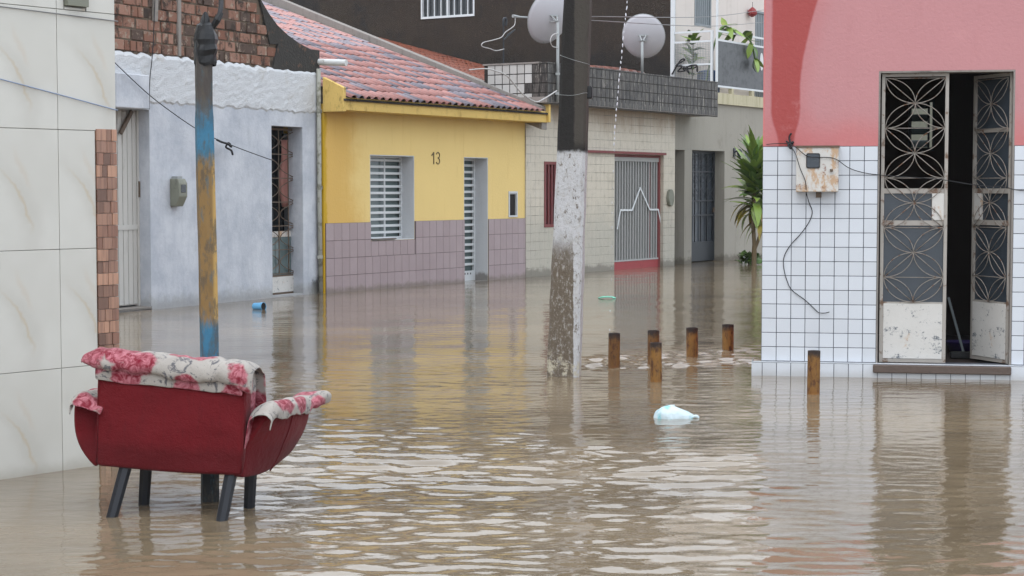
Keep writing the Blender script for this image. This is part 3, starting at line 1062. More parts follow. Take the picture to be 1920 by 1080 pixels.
def gable_z(x):
    for a, b in zip(sil[:-1], sil[1:]):
        if b[0] <= x <= a[0]:
            return b[1] + (a[1] - b[1]) * (x - b[0]) / max(1e-6, a[0] - b[0])
    return sil[-1][1]


poly = [(wl, ztop - 0.06), (0.0, ztop - 0.06)] + [(min(0, q[0]), q[1]) for q in sil]
MB().prism(poly, 0.035, 0.24).build('gable_wall', M['mortar'], t)
xm = WH.X(530, py=110)
dark = [(xm - 0.25, ztop - 0.04), (0.004, ztop - 0.04)] + [(min(0.004, q[0]), q[1] + 0.004) for q in sil if q[0] > xm - 0.75] + [(xm - 0.55, gable_z(xm - 0.75) - 0.18), (xm - 0.30, gable_z(xm) - 0.22), (xm - 0.1, ztop + 0.35)]
MB().prism(dark, 0.004, 0.25).build('mould_render', M['mould'], t)
bw, bh = 0.245, 0.14
bmesh_ = [MB().box(-bw / 2 + 0.012, bw / 2 - 0.012, 0, 0.05, -bh / 2 + 0.009, bh / 2 - 0.009).mesh('brick', M['brick'], bevel=0.006)]
hmesh_ = MB().box(-bw / 4 + 0.012, bw / 4 - 0.012, 0, 0.05, -bh / 2 + 0.009, bh / 2 - 0.009).mesh('brick', M['brick'], bevel=0.006)
rr = random.Random(9)
row = 0
z = ztop + 0.02 + bh / 2
while z < apex[1]:
    x = wl + (0.15 if row % 2 else 0.0) + bw / 2
    while x < -0.02:
        lim = xm - 0.12 + 0.1 * math.sin(row * 2.1) if z < gable_z(xm) else 0
        if x + bw / 2 < min(lim, 0) and z + bh / 2 < min(gable_z(x - bw / 2), gable_z(x + bw / 2)) and x > wl + 1.2:
            half = rr.random() < 0.25
            if half:
                for s in (-1, 1):
                    link('brick', hmesh_, t, (x + s * bw / 4, 0.02 + rr.uniform(-0.012, 0.012), z), (0, rr.uniform(-0.02, 0.02), 0))
            else:
                link('brick', bmesh_[0], t, (x + rr.uniform(-.008, .008), 0.02 + rr.uniform(-0.012, 0.012), z + rr.uniform(-.004, .004)), (0, rr.uniform(-0.02, 0.02), 0))
        x += bw
    z += bh
    row += 1
# two grey mortar runs over the bricks
for px, w_, y0, y1 in ((292, 0.10, -30, 40), (336, 0.07, -30, 105)):
    x, z1 = WH.hit(px, y0)
    z0 = WH.hit(px, y1)[1]
    MB().prism([(x - w_ * 0.4, z0), (x + w_ * 0.3, z0), (x + w_ / 2, z1), (x - w_ / 2, z1)], -0.006, 0.03).build('mortar_run', M['coping'], t)
# roof of the house behind the gable
MB().add([(wl, 0.245, far[1]), (apex[0], 0.245, apex[1]), (apex[0], 7, apex[1]), (wl, 7, far[1]), (0, 0.245, gp[0][1] - .15), (0, 7, gp[0][1] - .15)], [(0, 1, 2, 3), (1, 4, 5, 2)]).build('roof', M['roof_orange'], t)

# left-hand plank door in its recess, with plastered beam above
step_z = WH.Z(250, 578)
bx('door_step', M['coping'], t, d1[0], d1[1] + 0.01, 0.0, 0.26, GZ, step_z)
beam = MB().box(WH.X(205, py=190), WH.X(281, -0.12, 190), -0.12, -0.001, WH.Z(262, 204, -0.1), WH.Z(262, 140, -0.1)).build('door_beam', M['limewash'], t, bevel=0.01)
dj = WH.X(258, 0.2, 400)
door = bx('door', M['white_wood'], t, d1[0] - 0.5, dj, 0.20, 0.23, step_z + 0.02, d1[3])
x = d1[0] - 0.45
while x < dj - 0.03:
    bx('plank', M['white_wood'], door, x, min(x + 0.085, dj - 0.035), 0.186, 0.1995, step_z + 0.03, d1[3] - 0.02, bevel=0.004)
    x += 0.095
bx('door_jamb', M['white_wood'], door, dj - 0.03, dj + 0.03, 0.165, 0.24, step_z, d1[3] - 0.001, bevel=0.004)
bx('door_rail', M['white_wood'], door, d1[0] - 0.45, dj - 0.032, 0.176, 0.1858, 1.0, 1.06)
xb, zb = WH.hit(226, 250, 0.15)
xt, zt = WH.hit(247, 208, 0.15)
MB().bar((xb, 0.15, zb), (xt, 0.15, zt), 0.05, 0.03).build('brace', M['rusty_iron'], door)
bx('latch', M['rusty_iron'], door, dj - 0.025, dj + 0.005, 0.150, 0.166, WH.Z(255, 370, 0.2), WH.Z(255, 340, 0.2))

# right-hand iron grille door
rec = 0.17
dx0, dx1 = WH.X(511, rec, 400) - 0.30, WH.X(557, rec, 400)
dz0, dz1 = 0.02, d2[3] - 0.02
door = MB().wall(dx0, dx1, dz0, dz1, rec, rec + 0.03, [(dx0 + 0.03, dx1 - 0.03, WH.Z(535, 515, rec), dz1 - 0.03)]).build('grille_door', M['rusty_iron'], t)
bx('door_panel', M['rusty_panel'], door, dx0 + 0.035, dx1 - 0.03, rec - 0.006, rec - 0.001, dz0 + 0.03, WH.Z(535, 518, rec))
zm = WH.Z(535, 440, rec)
bx('glass_panel', M['green_glass'], door, dx0 + 0.03, dx1 - 0.03, rec + 0.035, rec + 0.045, WH.Z(535, 515, rec), zm)
bx('glass_panel', M['dark_glass'], door, dx0 + 0.03, dx1 - 0.03, rec + 0.20, rec + 0.21, zm, dz1)
bx('door_rail', M['rusty_white'], door, dx0 + 0.03, dx1 - 0.03, rec + 0.032, rec + 0.05, zm - 0.03, zm + 0.05)
zg0, zg1 = WH.Z(535, 515, rec) + 0.02, dz1 - 0.03
xa, xb_ = dx0 + 0.03, dx1 - 0.03
ncell = 6
ch = (zg1 - zg0) / ncell
for k in range(ncell):
    zc = zg0 + ch * k
    for s in (0, 1):
        g = MB()
        c0 = xa if s == 0 else xb_
        mid = (xa + xb_) / 2
        for sgn in (-1, 1):
            pts = []
            for j in range(13):
                f = j / 12
                pts.append((c0 + (mid - c0) * math.sin(math.pi * f) * 0.96, rec - 0.004, zc + ch * (0.5 + sgn * 0.62 * (f - 0.5) * 2 * 0.8)))
            g.tube(pts, 0.0065, 5)
            break
        g.build('grille_curve', M['rusty_iron'], door, smooth=True)
    bx('grille_bar', M['rusty_iron'], door, xa, xb_, rec - 0.006, rec + 0.006, zc - 0.006, zc + 0.006)
for xx in (xa + (xb_ - xa) * 0.5, xa + (xb_ - xa) * 0.78):
    bx('grille_bar', M['rusty_iron'], door, xx - 0.006, xx + 0.006, rec - 0.004, rec + 0.008, zg0, zg1)
bx('door_room_shade', M['dark'], t, dx0 - 0.1, dx1 + 0.12, rec + 0.3, rec + 0.32, -0.02, d2[3] + 0.1)  # dark sheet stands for the unlit room behind the grille
# cloth hung behind the bars
vs, fs = [], []
cx0, cz1 = WH.hit(527, 262, rec + 0.1)
cx1, cz0 = WH.hit(547, 388, rec + 0.1)
for j in range(13):
    for i in range(7):
        f = j / 12
        vs.append((cx0 + (cx1 - cx0) * (i / 6 * (0.5 + 0.5 * f) + 0.12 * math.sin(f * 7)), rec + 0.10 + 0.03 * math.sin(i * 2.2 + f * 3), cz1 + (cz0 - cz1) * f))
for j in range(12):
    for i in range(6):
        a = j * 7 + i
        fs.append((a, a + 1, a + 8, a + 7))
cl = MB().add(vs, fs).build('hanging_cloth', M['cloth'], None, smooth=True)
so = cl.modifiers.new('thick', 'SOLIDIFY')
so.thickness = 0.006
cl.location = WH.p
cl.rotation_euler = (0, 0, WH.a)
tag(cl, 'dull pink cloth hanging behind the rusty iron grille door', 'cloth')

# drain pipes of the limewashed house
x0, z0 = WH.hit(600, 117)
MB().tube([(x0 - 0.02, 0.1, z0 + 0.01), (x0 + 0.0, -0.44, z0 - 0.02)], 0.047, 16).build('drain_pipe', M['pvc'], t, smooth=False)
pxs = WH.X(600, -0.06, 400)
MB().tube([(pxs, -0.05, WH.Z(600, 130)), (pxs + 0.005, -0.05, 1.2), (pxs + 0.03, -0.05, GZ)], 0.032, 10).build('down_pipe', M['old_pipe'], t, smooth=True)
for zz in (0.5, 1.5, WH.Z(600, 212)):
    MB().tube([(pxs + 0.01, -0.05, zz), (pxs + 0.01, -0.05, zz + 0.05)], 0.042, 10).build('pipe_clip', M['old_pipe'], t)

# electricity meter on the limewashed wall
mx, mz = WH.hit(326, 361)
mt = thing('meter_box', 'grey green plastic meter box on the limewashed wall left of the grille door', 'meter', WH.world(mx, 0, mz), WH.a)
mw = 0.6 * (WH.X(345, -0.1, 361) - WH.X(319, -0.1, 361)) / 2
h2 = 0.175
prof = [(-0.12, h2), (-0.15, 0.12), (-0.15, -0.05), (-0.09, -h2), (0, -h2), (0, h2)]
vs = [(s * mw * (0.86 if i == 3 else 1), y, z) for s in (-1, 1) for i, (y, z) in enumerate(prof)]
fs = [tuple(range(5, -1, -1)), tuple(range(6, 12))] + [(i, (i + 1) % 6, (i + 1) % 6 + 6, i + 6) for i in range(6)]
MB().add(vs, fs).build('meter_case', M['meter'], mt, bevel=0.012, seg=2)
bx('meter_window', M['dark_glass'], mt, -mw * 0.6, mw * 0.6, -0.155, -0.14, 0.0, 0.10, bevel=0.004)
bx('meter_collar', M['galv'], mt, -mw * 0.6, mw * 0.5, -0.10, -0.01, h2, h2 + 0.03)

# service wire along the limewashed wall, with a knot
ps = [(205, 106), (226, 128), (280, 178), (330, 216), (372, 244), (408, 262), (428, 270), (470, 286), (512, 301)]
front_cable(WH, ps, -0.16, 0.006, M['cable'], 'wire', 'dark wire sagging across the limewashed wall to the grille door')
rr = random.Random(2)
kp = [WH.hit(a, b, -0.16) for a, b in ((410, 262), (418, 266), (424, 270), (430, 275), (436, 274), (430, 268), (425, 276), (432, 282), (437, 290))]
g = MB().tube(smooth_path([WH.world(a, -0.16 + rr.uniform(-.03, .03), b) for a, b in kp]), 0.014, 6).build('wire_knot', M['cable'], smooth=True)
tag(g, 'black knotted tape on the sagging wire right of the painted post', 'wire')
front_cable(WH, [(292, -40), (289, 40), (286, 100), (281, 150), (280, 205)], -0.05, 0.006, M['cable'], 'wire', 'black wire hanging down the brick gable to the plank door beam')

# ================================================================== YELLOW HOUSE
YH = Front(gnd(608, 550.3), 57.6)
t = thing('yellow_house', 'small yellow house number 13 with mauve tiled base and pink tiled roof', 'house', YH.p, YH.a)
yr = YH.X(985, py=470)
OV = 0.36
zf0 = YH.Z(800, 216, -OV)
zf1 = YH.Z(800, 193, -OV)
wn_ = (YH.X(694, py=370), YH.X(777, py=370), YH.Z(735, 450), YH.Z(735, 291))
dn_ = (YH.X(870, py=400), YH.X(915, py=400), 0.0, YH.Z(890, 295))
nn = (YH.X(955, py=385), YH.X(969, py=385), YH.Z(962, 406), YH.Z(962, 362))
holes = [wn_, (dn_[0], dn_[1], GZ + 0.01, dn_[3]), nn]
MB().wall(0, yr, GZ, zf0 + 0.1, 0, 0.22, holes).build('wall', M['yellow'], t)
MB().box(0.0, 0.2, 0.222, 6.4, GZ, zf0).build('wall', M['yellow'], t)
MB().box(yr - 0.2, yr, 0.222, 6.4, GZ, zf0).build('wall', M['yellow'], t)
MB().box(0.2, yr - 0.2, 6.2, 6.4, GZ, 4.6).build('wall', M['yellow'], t)
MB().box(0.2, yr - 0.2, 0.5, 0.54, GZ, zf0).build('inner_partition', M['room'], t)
# eave box
MB().box(0.0, yr + 0.10, -OV, -0.001, zf0, zf1).build('fascia', M['fascia'], t, bevel=0.006)
# end of the eave box, facing the limewashed house, rising with the roof slope
SL = math.tan(R(19.4))
ez = YH.Z(850, 195, -OV - 0.08)
MB().add([(-0.012, -OV - 0.01, zf0 - 0.02), (-0.012, 0.0, zf0 - 0.02), (-0.012, 0.0, ez + 0.29), (-0.012, -OV - 0.01, ez + 0.13),
          (0.06, -OV - 0.01, zf0 - 0.02), (0.06, 0.0, zf0 - 0.02), (0.06, 0.0, ez + 0.29), (0.06, -OV - 0.01, ez + 0.13)],
         [(3, 2, 1, 0), (4, 5, 6, 7), (0, 1, 5, 4), (1, 2, 6, 5), (2, 3, 7, 6), (3, 0, 4, 7)]).build('fascia_end', M['fascia'], t, bevel=0.006)
# mauve base tiles
tz = [YH.Z(640, 549), YH.Z(640, 517), YH.Z(640, 485), YH.Z(640, 451), YH.Z(640, 418)]
rowh = (tz[-1] - tz[0]) / 4
tz = [tz[-1] - rowh * k for k in range(4, -1, -1)]
tz = [tz[0] - rowh] + tz
tw = (YH.X(868, py=500) - YH.X(612, py=500)) / 19.0
bx('tile_bed', M['grout_purple'], t, 0.03, wn_[0] - 0.001, -0.010, -0.001, GZ, tz[-1])
bx('tile_bed', M['grout_purple'], t, wn_[0], wn_[1], -0.010, -0.001, GZ, wn_[2] - 0.002)
bx('tile_bed', M['grout_purple'], t, wn_[1] + 0.001, dn_[0] - 0.001, -0.010, -0.001, GZ, tz[-1])
bx('tile_bed', M['grout_purple'], t, dn_[1] + 0.001, yr - 0.01, -0.010, -0.001, GZ, tz[-1])
x = 0.03
while x < yr - 0.02:
    x1 = min(x + tw, yr - 0.01)
    for k in range(len(tz) - 1):
        z0, z1 = tz[k], tz[k + 1]
        spans = [(x, x1)]
        for h0, h1, hz0 in ((dn_[0], dn_[1], -9), (wn_[0], wn_[1], wn_[2])):
            ns = []
            for a, b in spans:
                if z1 <= hz0 + 0.02:
                    ns.append((a, b))
                    continue
                if a < h0:
                    ns.append((a, min(b, h0)))
                if b > h1:
                    ns.append((max(a, h1), b))
            spans = ns
        for a, b in spans:
            if b - a > 0.02:
                zz1 = z1
                put_tile('tile', t, a, b, z0, zz1, -0.016, 0.006, M['purple'], 0.006, 0.001)
    x = x1
# where the tile row meets the window sill
for k in range(len(tz) - 1):
    if tz[k] < wn_[2] - 0.02 < tz[k + 1]:
        x = wn_[0]
        while x < wn_[1] - 0.01:
            put_tile('tile', t, x, min(x + tw, wn_[1]), tz[k], wn_[2] - 0.004, -0.016, 0.006, M['purple'], 0.006, 0.001)
            x += tw


def reveal(parent, h, depth, mat, th=0.012, bottom=True, front=0.002):
    m = MB()
    m.box(h[0], h[0] + th, front, depth, h[2], h[3])
    m.box(h[1] - th, h[1], front, depth, h[2], h[3])
    m.box(h[0] + th, h[1] - th, front, depth, h[3] - th, h[3])
    if bottom:
        m.box(h[0] + th, h[1] - th, front, depth, h[2], h[2] + th)
    return m.build('reveal', mat, parent)


# window with white louvred grille
rd = YH.side(752, 370, wn_[1])[0]
rd = min(max(rd, 0.15), 0.30)
win = reveal(t, wn_, rd + 0.02, M['white_reveal'])
win.name = 'window'
a, b, c, d = wn_[0] + 0.013, wn_[1] - 0.013, wn_[2] + 0.013, wn_[3] - 0.013
MB().wall(a, b, c, d, rd - 0.03, rd + 0.01, [(a + 0.03, b - 0.03, c + 0.03, d - 0.03)]).build('frame', M['white_metal'], win)
nsl = 12
for k in range(1, nsl + 1):
    zc = c + (d - c) * k / (nsl + 0.6)
    bx('slat', M['white_metal'], win, a + 0.031, b - 0.031, rd - 0.024, rd - 0.004, zc - 0.019, zc + 0.019, bevel=0.003)
xm_ = a + (b - a) * 0.60
bx('mullion', M['white_metal'], win, xm_ - 0.012, xm_ + 0.012, rd - 0.0255, rd - 0.0245 + 0.018, c + 0.031, d - 0.031)
bx('pane', M['green_glass'], win, a + 0.031, b - 0.031, rd + 0.03, rd + 0.04, c + 0.02, d - 0.02)
bx('sill', M['sill_wood'], win, wn_[0] + 0.02, wn_[0] + 0.62, -0.03, 0.03, wn_[2] + 0.0135, wn_[2] + 0.03)

# door with white louvred grille
rd2 = YH.side(889, 400, dn_[1])[0]
rd2 = min(max(rd2, 0.15), 0.32)
door = reveal(t, (dn_[0], dn_[1], -0.02, dn_[3]), rd2 + 0.02, M['white_reveal'], bottom=False)
door.name = 'door'
a, b, c, d = dn_[0] + 0.013, dn_[1] - 0.013, 0.0, dn_[3] - 0.013
bx('threshold', M['coping'], t, dn_[0] - 0.05, dn_[1] + 0.0, 0.0, 0.4, GZ, 0.0)
MB().wall(a, b, c, d, rd2 - 0.03, rd2 + 0.01, [(a + 0.04, b - 0.04, c + 0.16, d - 0.04)]).build('frame', M['white_metal'], door)
nsl = 16
for k in range(1, nsl + 1):
    zc = c + 0.16 + (d - c - 0.2) * k / (nsl + 0.7)
    bx('slat', M['white_metal'], door, a + 0.041, b - 0.041, rd2 - 0.024, rd2 - 0.004, zc - 0.02, zc + 0.02, bevel=0.003)
bx('pane', M['green_glass'], door, a + 0.03, b - 0.03, rd2 + 0.03, rd2 + 0.04, c + 0.1, d - 0.02)
for k in range(3):
    zz = c + 0.10
    xx = a + (b - a) * (0.55 + 0.12 * k)
    bx('vent_hole', M['dark'], door, xx - 0.012, xx + 0.012, rd2 - 0.033, rd2 - 0.0302, zz, zz + 0.03)

# wall niche with meter
nich = reveal(t, nn, 0.14, M['white_reveal'], 0.02)
nich.name = 'niche'
bx('niche_shade', M['dark'], nich, nn[0] + 0.02, nn[1] - 0.02, 0.02, 0.04, nn[2] + 0.02, nn[3] - 0.02)  # dark sheet near the opening stands for the shade inside
# the niche frame stands a little proud of the wall
MB().wall(nn[0] - 0.03, nn[1] + 0.01, nn[2] - 0.01, nn[3] + 0.03, -0.012, -0.001, [(nn[0] + 0.0, nn[1] - 0.02, nn[2] + 0.02, nn[3] - 0.005)]).build('frame', M['white_reveal'], nich)

# house number 13
xn0, zn1 = YH.hit(811, 285)
xn1, zn0 = YH.hit(824, 308)
hN = zn1 - zn0
wd = (xn1 - xn0)
th_ = 0.017
one = MB()
one.box(xn0 + wd * 0.10, xn0 + wd * 0.10 + th_, -0.010, -0.001, zn0, zn1)
one.bar((xn0 + wd * 0.10 + 0.005, -0.006, zn1 - 0.012), (xn0 - 0.03, -0.006, zn1 - 0.055), 0.018, 0.008)
one.build('number', M['paint_black'], t)
three = MB()
cx_ = xn0 + wd * 0.74
rw = wd * 0.25
for zc, rh, a0, a1 in ((zn0 + hN * 0.74, hN * 0.24, 160, -90), (zn0 + hN * 0.27, hN * 0.25, 90, -160)):
    pts = []
    for k in range(12):
        an = R(a0 + (a1 - a0) * k / 11)
        pts.append((cx_ + rw * math.cos(an), -0.006, zc + rh * math.sin(an)))
    three.tube(pts, 0.008, 5)
three.build('number', M['paint_black'], t)

# roof: barrel tiles laid in rows, the nearest as single pieces
roof = thing('roof_tmp', '', '')
bpy.data.objects.remove(roof)
UPY = 6.5
slope_len = (UPY + OV + 0.08) / math.cos(math.atan(SL))
ang = math.atan(SL)
deck = MB().add([(0.0, -OV - 0.03, ez - 0.035), (yr + 0.1, -OV - 0.03, ez - 0.035), (yr + 0.1, UPY, ez - 0.035 + (UPY + OV + .03) * SL), (0.0, UPY, ez - 0.035 + (UPY + OV + .03) * SL),
                 (0.0, -OV - 0.03, ez - 0.06), (yr + 0.1, -OV - 0.03, ez - 0.06), (yr + 0.1, UPY, ez - 0.06 + (UPY + OV + .03) * SL), (0.0, UPY, ez - 0.06 + (UPY + OV + .03) * SL)],
                [(0, 1, 2, 3), (7, 6, 5, 4), (0, 4, 5, 1), (1, 5, 6, 2), (2, 6, 7, 3), (3, 7, 4, 0)]).build('roof', M['grout_black'], t)
PW, PL = 0.172, 0.385


def barrel(mat, name='roof_tile', pw=PW, pl=PL, h=0.036):
    prof = []
    for k in range(7):                       # the round cover
        an = math.pi * k / 6
        prof.append((-0.055 * math.cos(an) + 0.0, h * math.sin(an) + 0.004))
    prof = [(-pw / 2, 0.0)] + prof + [(pw / 2, 0.0)]
    L_ = pl + 0.05
    vs = []
    for y, lift in ((0, 0.010), (L_, 0.0)):
        for x, z in prof:
            s = 1.0 if y == 0 else 0.97
            vs.append((x * (s if abs(x) < pw / 2 - 1e-6 else 1), y, z + lift))
    n = len(prof)
    for x, z in prof:                        # lip under the front edge
        vs.append((x * 0.93, 0.004, z + 0.004))
    fs = [(i, i + 1, i + 1 + n, i + n) for i in range(n - 1)]
    fs += [(i + 1, i, i + 2 * n, i + 1 + 2 * n) for i in range(n - 1)]
    return MB().add(vs, fs).mesh(name, mat)


tp, tg = barrel(M['roof_pink']), barrel(M['roof_grey'])
for me in (tp, tg):
    me.polygons.foreach_set('use_smooth', [i < 8 for i in range(len(me.polygons))])
ncol = int((yr + 0.02) / PW)
nrow = int(slope_len / PL)
rr = random.Random(21)
count = 0
rest = {0: MB(), 1: MB()}
basis = Matrix.Rotation(ang, 4, 'X')
for r in range(nrow):
    for c_ in range(ncol):
        x = PW / 2 + 0.065 + c_ * PW
        v = mnoise.noise(Vector((c_ * 0.55 + 3.3 * math.floor(r / 2.3 + 0.2 * c_), r * 0.9, 2.0))) + rr.uniform(-0.35, 0.35)
        grey = v > 0.10
        s = r * PL
        loc = Vector((x + rr.uniform(-.006, .006), -OV - 0.08 + s * math.cos(ang), ez + s * math.sin(ang) - 0.022))
        rot = (ang + rr.uniform(-.012, .012), rr.uniform(-.02, .02), rr.uniform(-.02, .02))
        # the gable of the limewashed house hides the far-left corner of the roof
        if count < 300 and r < 9:
            link('roof_tile', tg if grey else tp, deck, loc, rot)
            count += 1
        else:
            me = tg if grey else tp
            mt_ = Matrix.Translation(loc) @ Matrix.Rotation(rot[0], 4, 'X')
            rest[int(grey)].add([mt_ @ q.co for q in me.vertices], [tuple(p.vertices) for p in me.polygons])
for k in (0, 1):
    if rest[k].v:
        o = rest[k].build('upper_roof_tiles', M['roof_grey'] if k else M['roof_pink'], deck, smooth=False)
        o['kind'] = 'stuff'
# cement coping along the right-hand edge of the roof
for_x0, for_x1 = yr - 0.02, yr + 0.15
y0, y1 = -0.34, UPY
zz = lambda y: ez + (y + OV + 0.08) * SL
MB().add([(for_x0, y0, zz(y0) - .35), (for_x1, y0, zz(y0) - .35), (for_x1, y1, zz(y1) - .35), (for_x0, y1, zz(y1) - .35),
          (for_x0, y0, zz(y0) + .05), (for_x1, y0, zz(y0) + .05), (for_x1, y1, zz(y1) + .19), (for_x0, y1, zz(y1) + .19)],
         [(3, 2, 1, 0), (4, 5, 6, 7), (0, 1, 5, 4), (1, 2, 6, 5), (2, 3, 7, 6), (3, 0, 4, 7)]).build('coping', M['coping'], t, bevel=0.01)
bx('fascia_end', M['fascia'], t, yr + 0.101, yr + 0.15, -OV - 0.05, 0.05, zf0 + 0.004, zf1 + 0.12)


# ================================================================== BEIGE TILED HOUSE with the mouldy tiled parapet
BH = Front(gnd(986, 520.4), 57.6)
t = thing('beige_house', 'old beige tiled house with a mouldy tiled parapet and barred gate', 'house', BH.p, BH.a)
br_ = BH.X(1265, py=400)
OB = 0.42
pz0 = 0.5 * (BH.Z(1105, 201, -OB) + BH.Z(1340, 215, -OB))
pz1 = 0.5 * (BH.Z(1105, 127, -OB) + BH.Z(1340, 155, -OB))
pxr = BH.X(1346, -OB, 180)
gate = (BH.X(1152, py=400), BH.X(1244, py=400), GZ + 0.01, BH.Z(1198, 290))
swin = (BH.X(1020, py=360), BH.X(1062, py=360), BH.Z(1030, 426), BH.Z(1030, 303))
MB().wall(0, br_, GZ, pz0 + 0.02, 0, 0.22, [gate, swin]).build('wall', M['beige'], t)
MB().box(0, 0.2, 0.222, 8, GZ, 3.0).build('wall', M['beige'], t)
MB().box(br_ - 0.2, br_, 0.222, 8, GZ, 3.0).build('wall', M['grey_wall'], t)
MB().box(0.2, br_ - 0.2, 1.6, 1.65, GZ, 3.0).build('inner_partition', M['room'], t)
# projecting slab and parapet (front and left return)
bx('slab', M['coping'], t, 0.0, pxr, -OB, 0.8, pz0, pz0 + 0.10)
bx('parapet', M['grout_black'], t, 0.012, pxr, -OB + 0.012, -OB + 0.14, pz0 + 0.101, pz1)
bx('parapet', M['grout_black'], t, 0.012, 0.14, -OB + 0.141, 0.85, pz0 + 0.101, pz1 - 0.002)
par = bx('parapet_facing', M['grout_black'], t, 0.003, pxr - 0.003, -OB + 0.003, -OB + 0.0118, pz0 - 0.02, pz1 - 0.004)
TS = 0.150
rows = max(1, round((pz1 - pz0) / TS))
th = (pz1 - pz0) / rows
rr = random.Random(4)
nc = int(pxr / TS)
tw_ = pxr / nc
for k in range(rows):
    for c_ in range(nc):
        mouldy = True
        put_tile('tile', t, c_ * tw_, (c_ + 1) * tw_, pz0 + k * th, pz0 + (k + 1) * th, -OB - 0.004 + rr.uniform(-.001, .001), 0.006, M['old_tile'], 0.016, 0.001)
# left return, mostly still white
side_tile = {}
y = -OB
ny = int((0.85 + OB) / TS)
for k in range(rows):
    for c_ in range(ny):
        clean = not (c_ < 2 or (c_ < 3 and k < 3 and rr.random() < 0.6))
        m_ = M['clean_old_tile'] if clean else M['old_tile']
        key = ('s', clean)
        if key not in side_tile:
            side_tile[key] = MB().box(0, 0.008, -TS / 2 + 0.008, TS / 2 - 0.008, -th / 2 + 0.008, th / 2 - 0.008).mesh('tile', m_, bevel=0.001)
        link('tile', side_tile[key], t, (0.003, -OB + (c_ + 0.5) * TS, pz0 + (k + 0.5) * th))
bx('parapet_cap', M['old_tile'], t, -0.008, pxr + 0.008, -OB - 0.012, -OB + 0.16, pz1 + 0.0005, pz1 + 0.02)
bx('parapet_cap', M['coping'], t, -0.01, 0.16, -OB + 0.161, 0.87, pz1 - 0.001, pz1 + 0.028)
# red ridge of clay tiles lying behind the cap
xr0, xr1 = BH.X(1100, -OB + .2, 130), BH.X(1195, -OB + .2, 140)
x = xr0
while x < xr1:
    f = math.sin(math.pi * (x - xr0) / (xr1 - xr0))
    MB().tube([(x, -OB + 0.24, pz1 + 0.03 + .02 * f), (x + 0.3, -OB + 0.24, pz1 + 0.035 + .02 * f)], 0.05, 8).build('ridge_tile', M['roof_orange'], t, smooth=True)
    x += 0.31
# barred gate
gd = 0.10
gr = MB().wall(gate[0], gate[1], GZ + 0.02, gate[3], gd - 0.03, gd + 0.03, [(gate[0] + 0.09, gate[1] - 0.07, -0.15, gate[3] - 0.05)]).build('gate', M['red_frame'], t)
gx0, gx1 = gate[0] + 0.09, gate[1] - 0.07
gz0 = BH.Z(1198, 488, gd)
gz1 = BH.Z(1198, 303, gd)
bx('gate_panel', M['red_panel'], gr, gx0 + 0.002, gx1 - 0.002, gd - 0.02, gd, -0.14, gz0 - 0.001)
bx('gate_rail', M['gate_bar'], gr, gx0 + 0.002, gx1 - 0.002, gd - 0.028, gd + 0.008, gz0, gz0 + 0.03)
bx('gate_rail', M['gate_bar'], gr, gx0 + 0.002, gx1 - 0.002, gd - 0.028, gd + 0.008, gz1, gate[3] - 0.052)
bx('gate_interior_tone', M['gate_back'], gr, gx0 - 0.02, gx1 + 0.02, gd + 0.045, gd + 0.055, gz0, gz1 + 0.03)  # added sheet, its grey paints the lighter interior between the bars
nb = 17
for k in range(nb):
    x = gx0 + (gx1 - gx0) * (k + 0.5) / nb
    bx('gate_bar', M['gate_bar'], gr, x - 0.016, x + 0.016, gd - 0.018, gd + 0.004, gz0 + 0.03, gz1)
x = BH.X(1219, gd, 400)
bx('gate_post', M['red_frame'], gr, x - 0.03, x + 0.03, gd + 0.01, gd + 0.04, gz0, gz1)
orn = [(1157, 430), (1163, 394), (1185, 394), (1200, 352), (1218, 393), (1234, 393), (1240, 424)]
op = [BH.hit(a, b, gd - 0.03) for a, b in orn]
m = MB()
for a, b in zip(op[:-1], op[1:]):
    m.bar((a[0], gd - 0.032, a[1]), (b[0], gd - 0.032, b[1]), 0.035, 0.012)
m.build('gate_ornament', M['white_metal'], gr)
bx('lintel', M['red_frame'], t, BH.X(1085, -0.04, 290), BH.X(1248, -0.04, 290), -0.06, -0.001, gate[3] + 0.005, gate[3] + 0.05)
# narrow red slatted window half behind the pole
w_ = MB().wall(swin[0], swin[1], swin[2], swin[3], -0.01, 0.06, [(swin[0] + 0.04, swin[1] - 0.04, swin[2] + 0.05, swin[3] - 0.05)]).build('window', M['red_frame'], t)
for k in range(7):
    x = swin[0] + 0.06 + (swin[1] - swin[0] - 0.12) * k / 6
    bx('slat', M['red_frame'], w_, x - 0.018, x + 0.018, 0.0, 0.03, swin[2] + 0.051, swin[3] - 0.051)
bx('pane', M['dark_glass'], w_, swin[0] + 0.03, swin[1] - 0.03, 0.062, 0.07, swin[2] + 0.03, swin[3] - 0.03)
# old oval meter cover right of the gate
x, z = BH.hit(1254, 371)
m = MB()
pr = [(0.11 * math.cos(2 * math.pi * k / 14), 0.17 * math.sin(2 * math.pi * k / 14)) for k in range(14)]
m.prism([(x + a, z + b) for a, b in pr], -0.07, 0.0)
m.build('meter_cover', M['meter'], t, bevel=0.01)
# roof slope seen between the yellow roof and the dark wall
rs = math.tan(R(14.5))

GH = Front(gnd(1297, 494), 57.6)
xb = GH.X(1342, 0.0, 100)                          # left edge of the upper storey
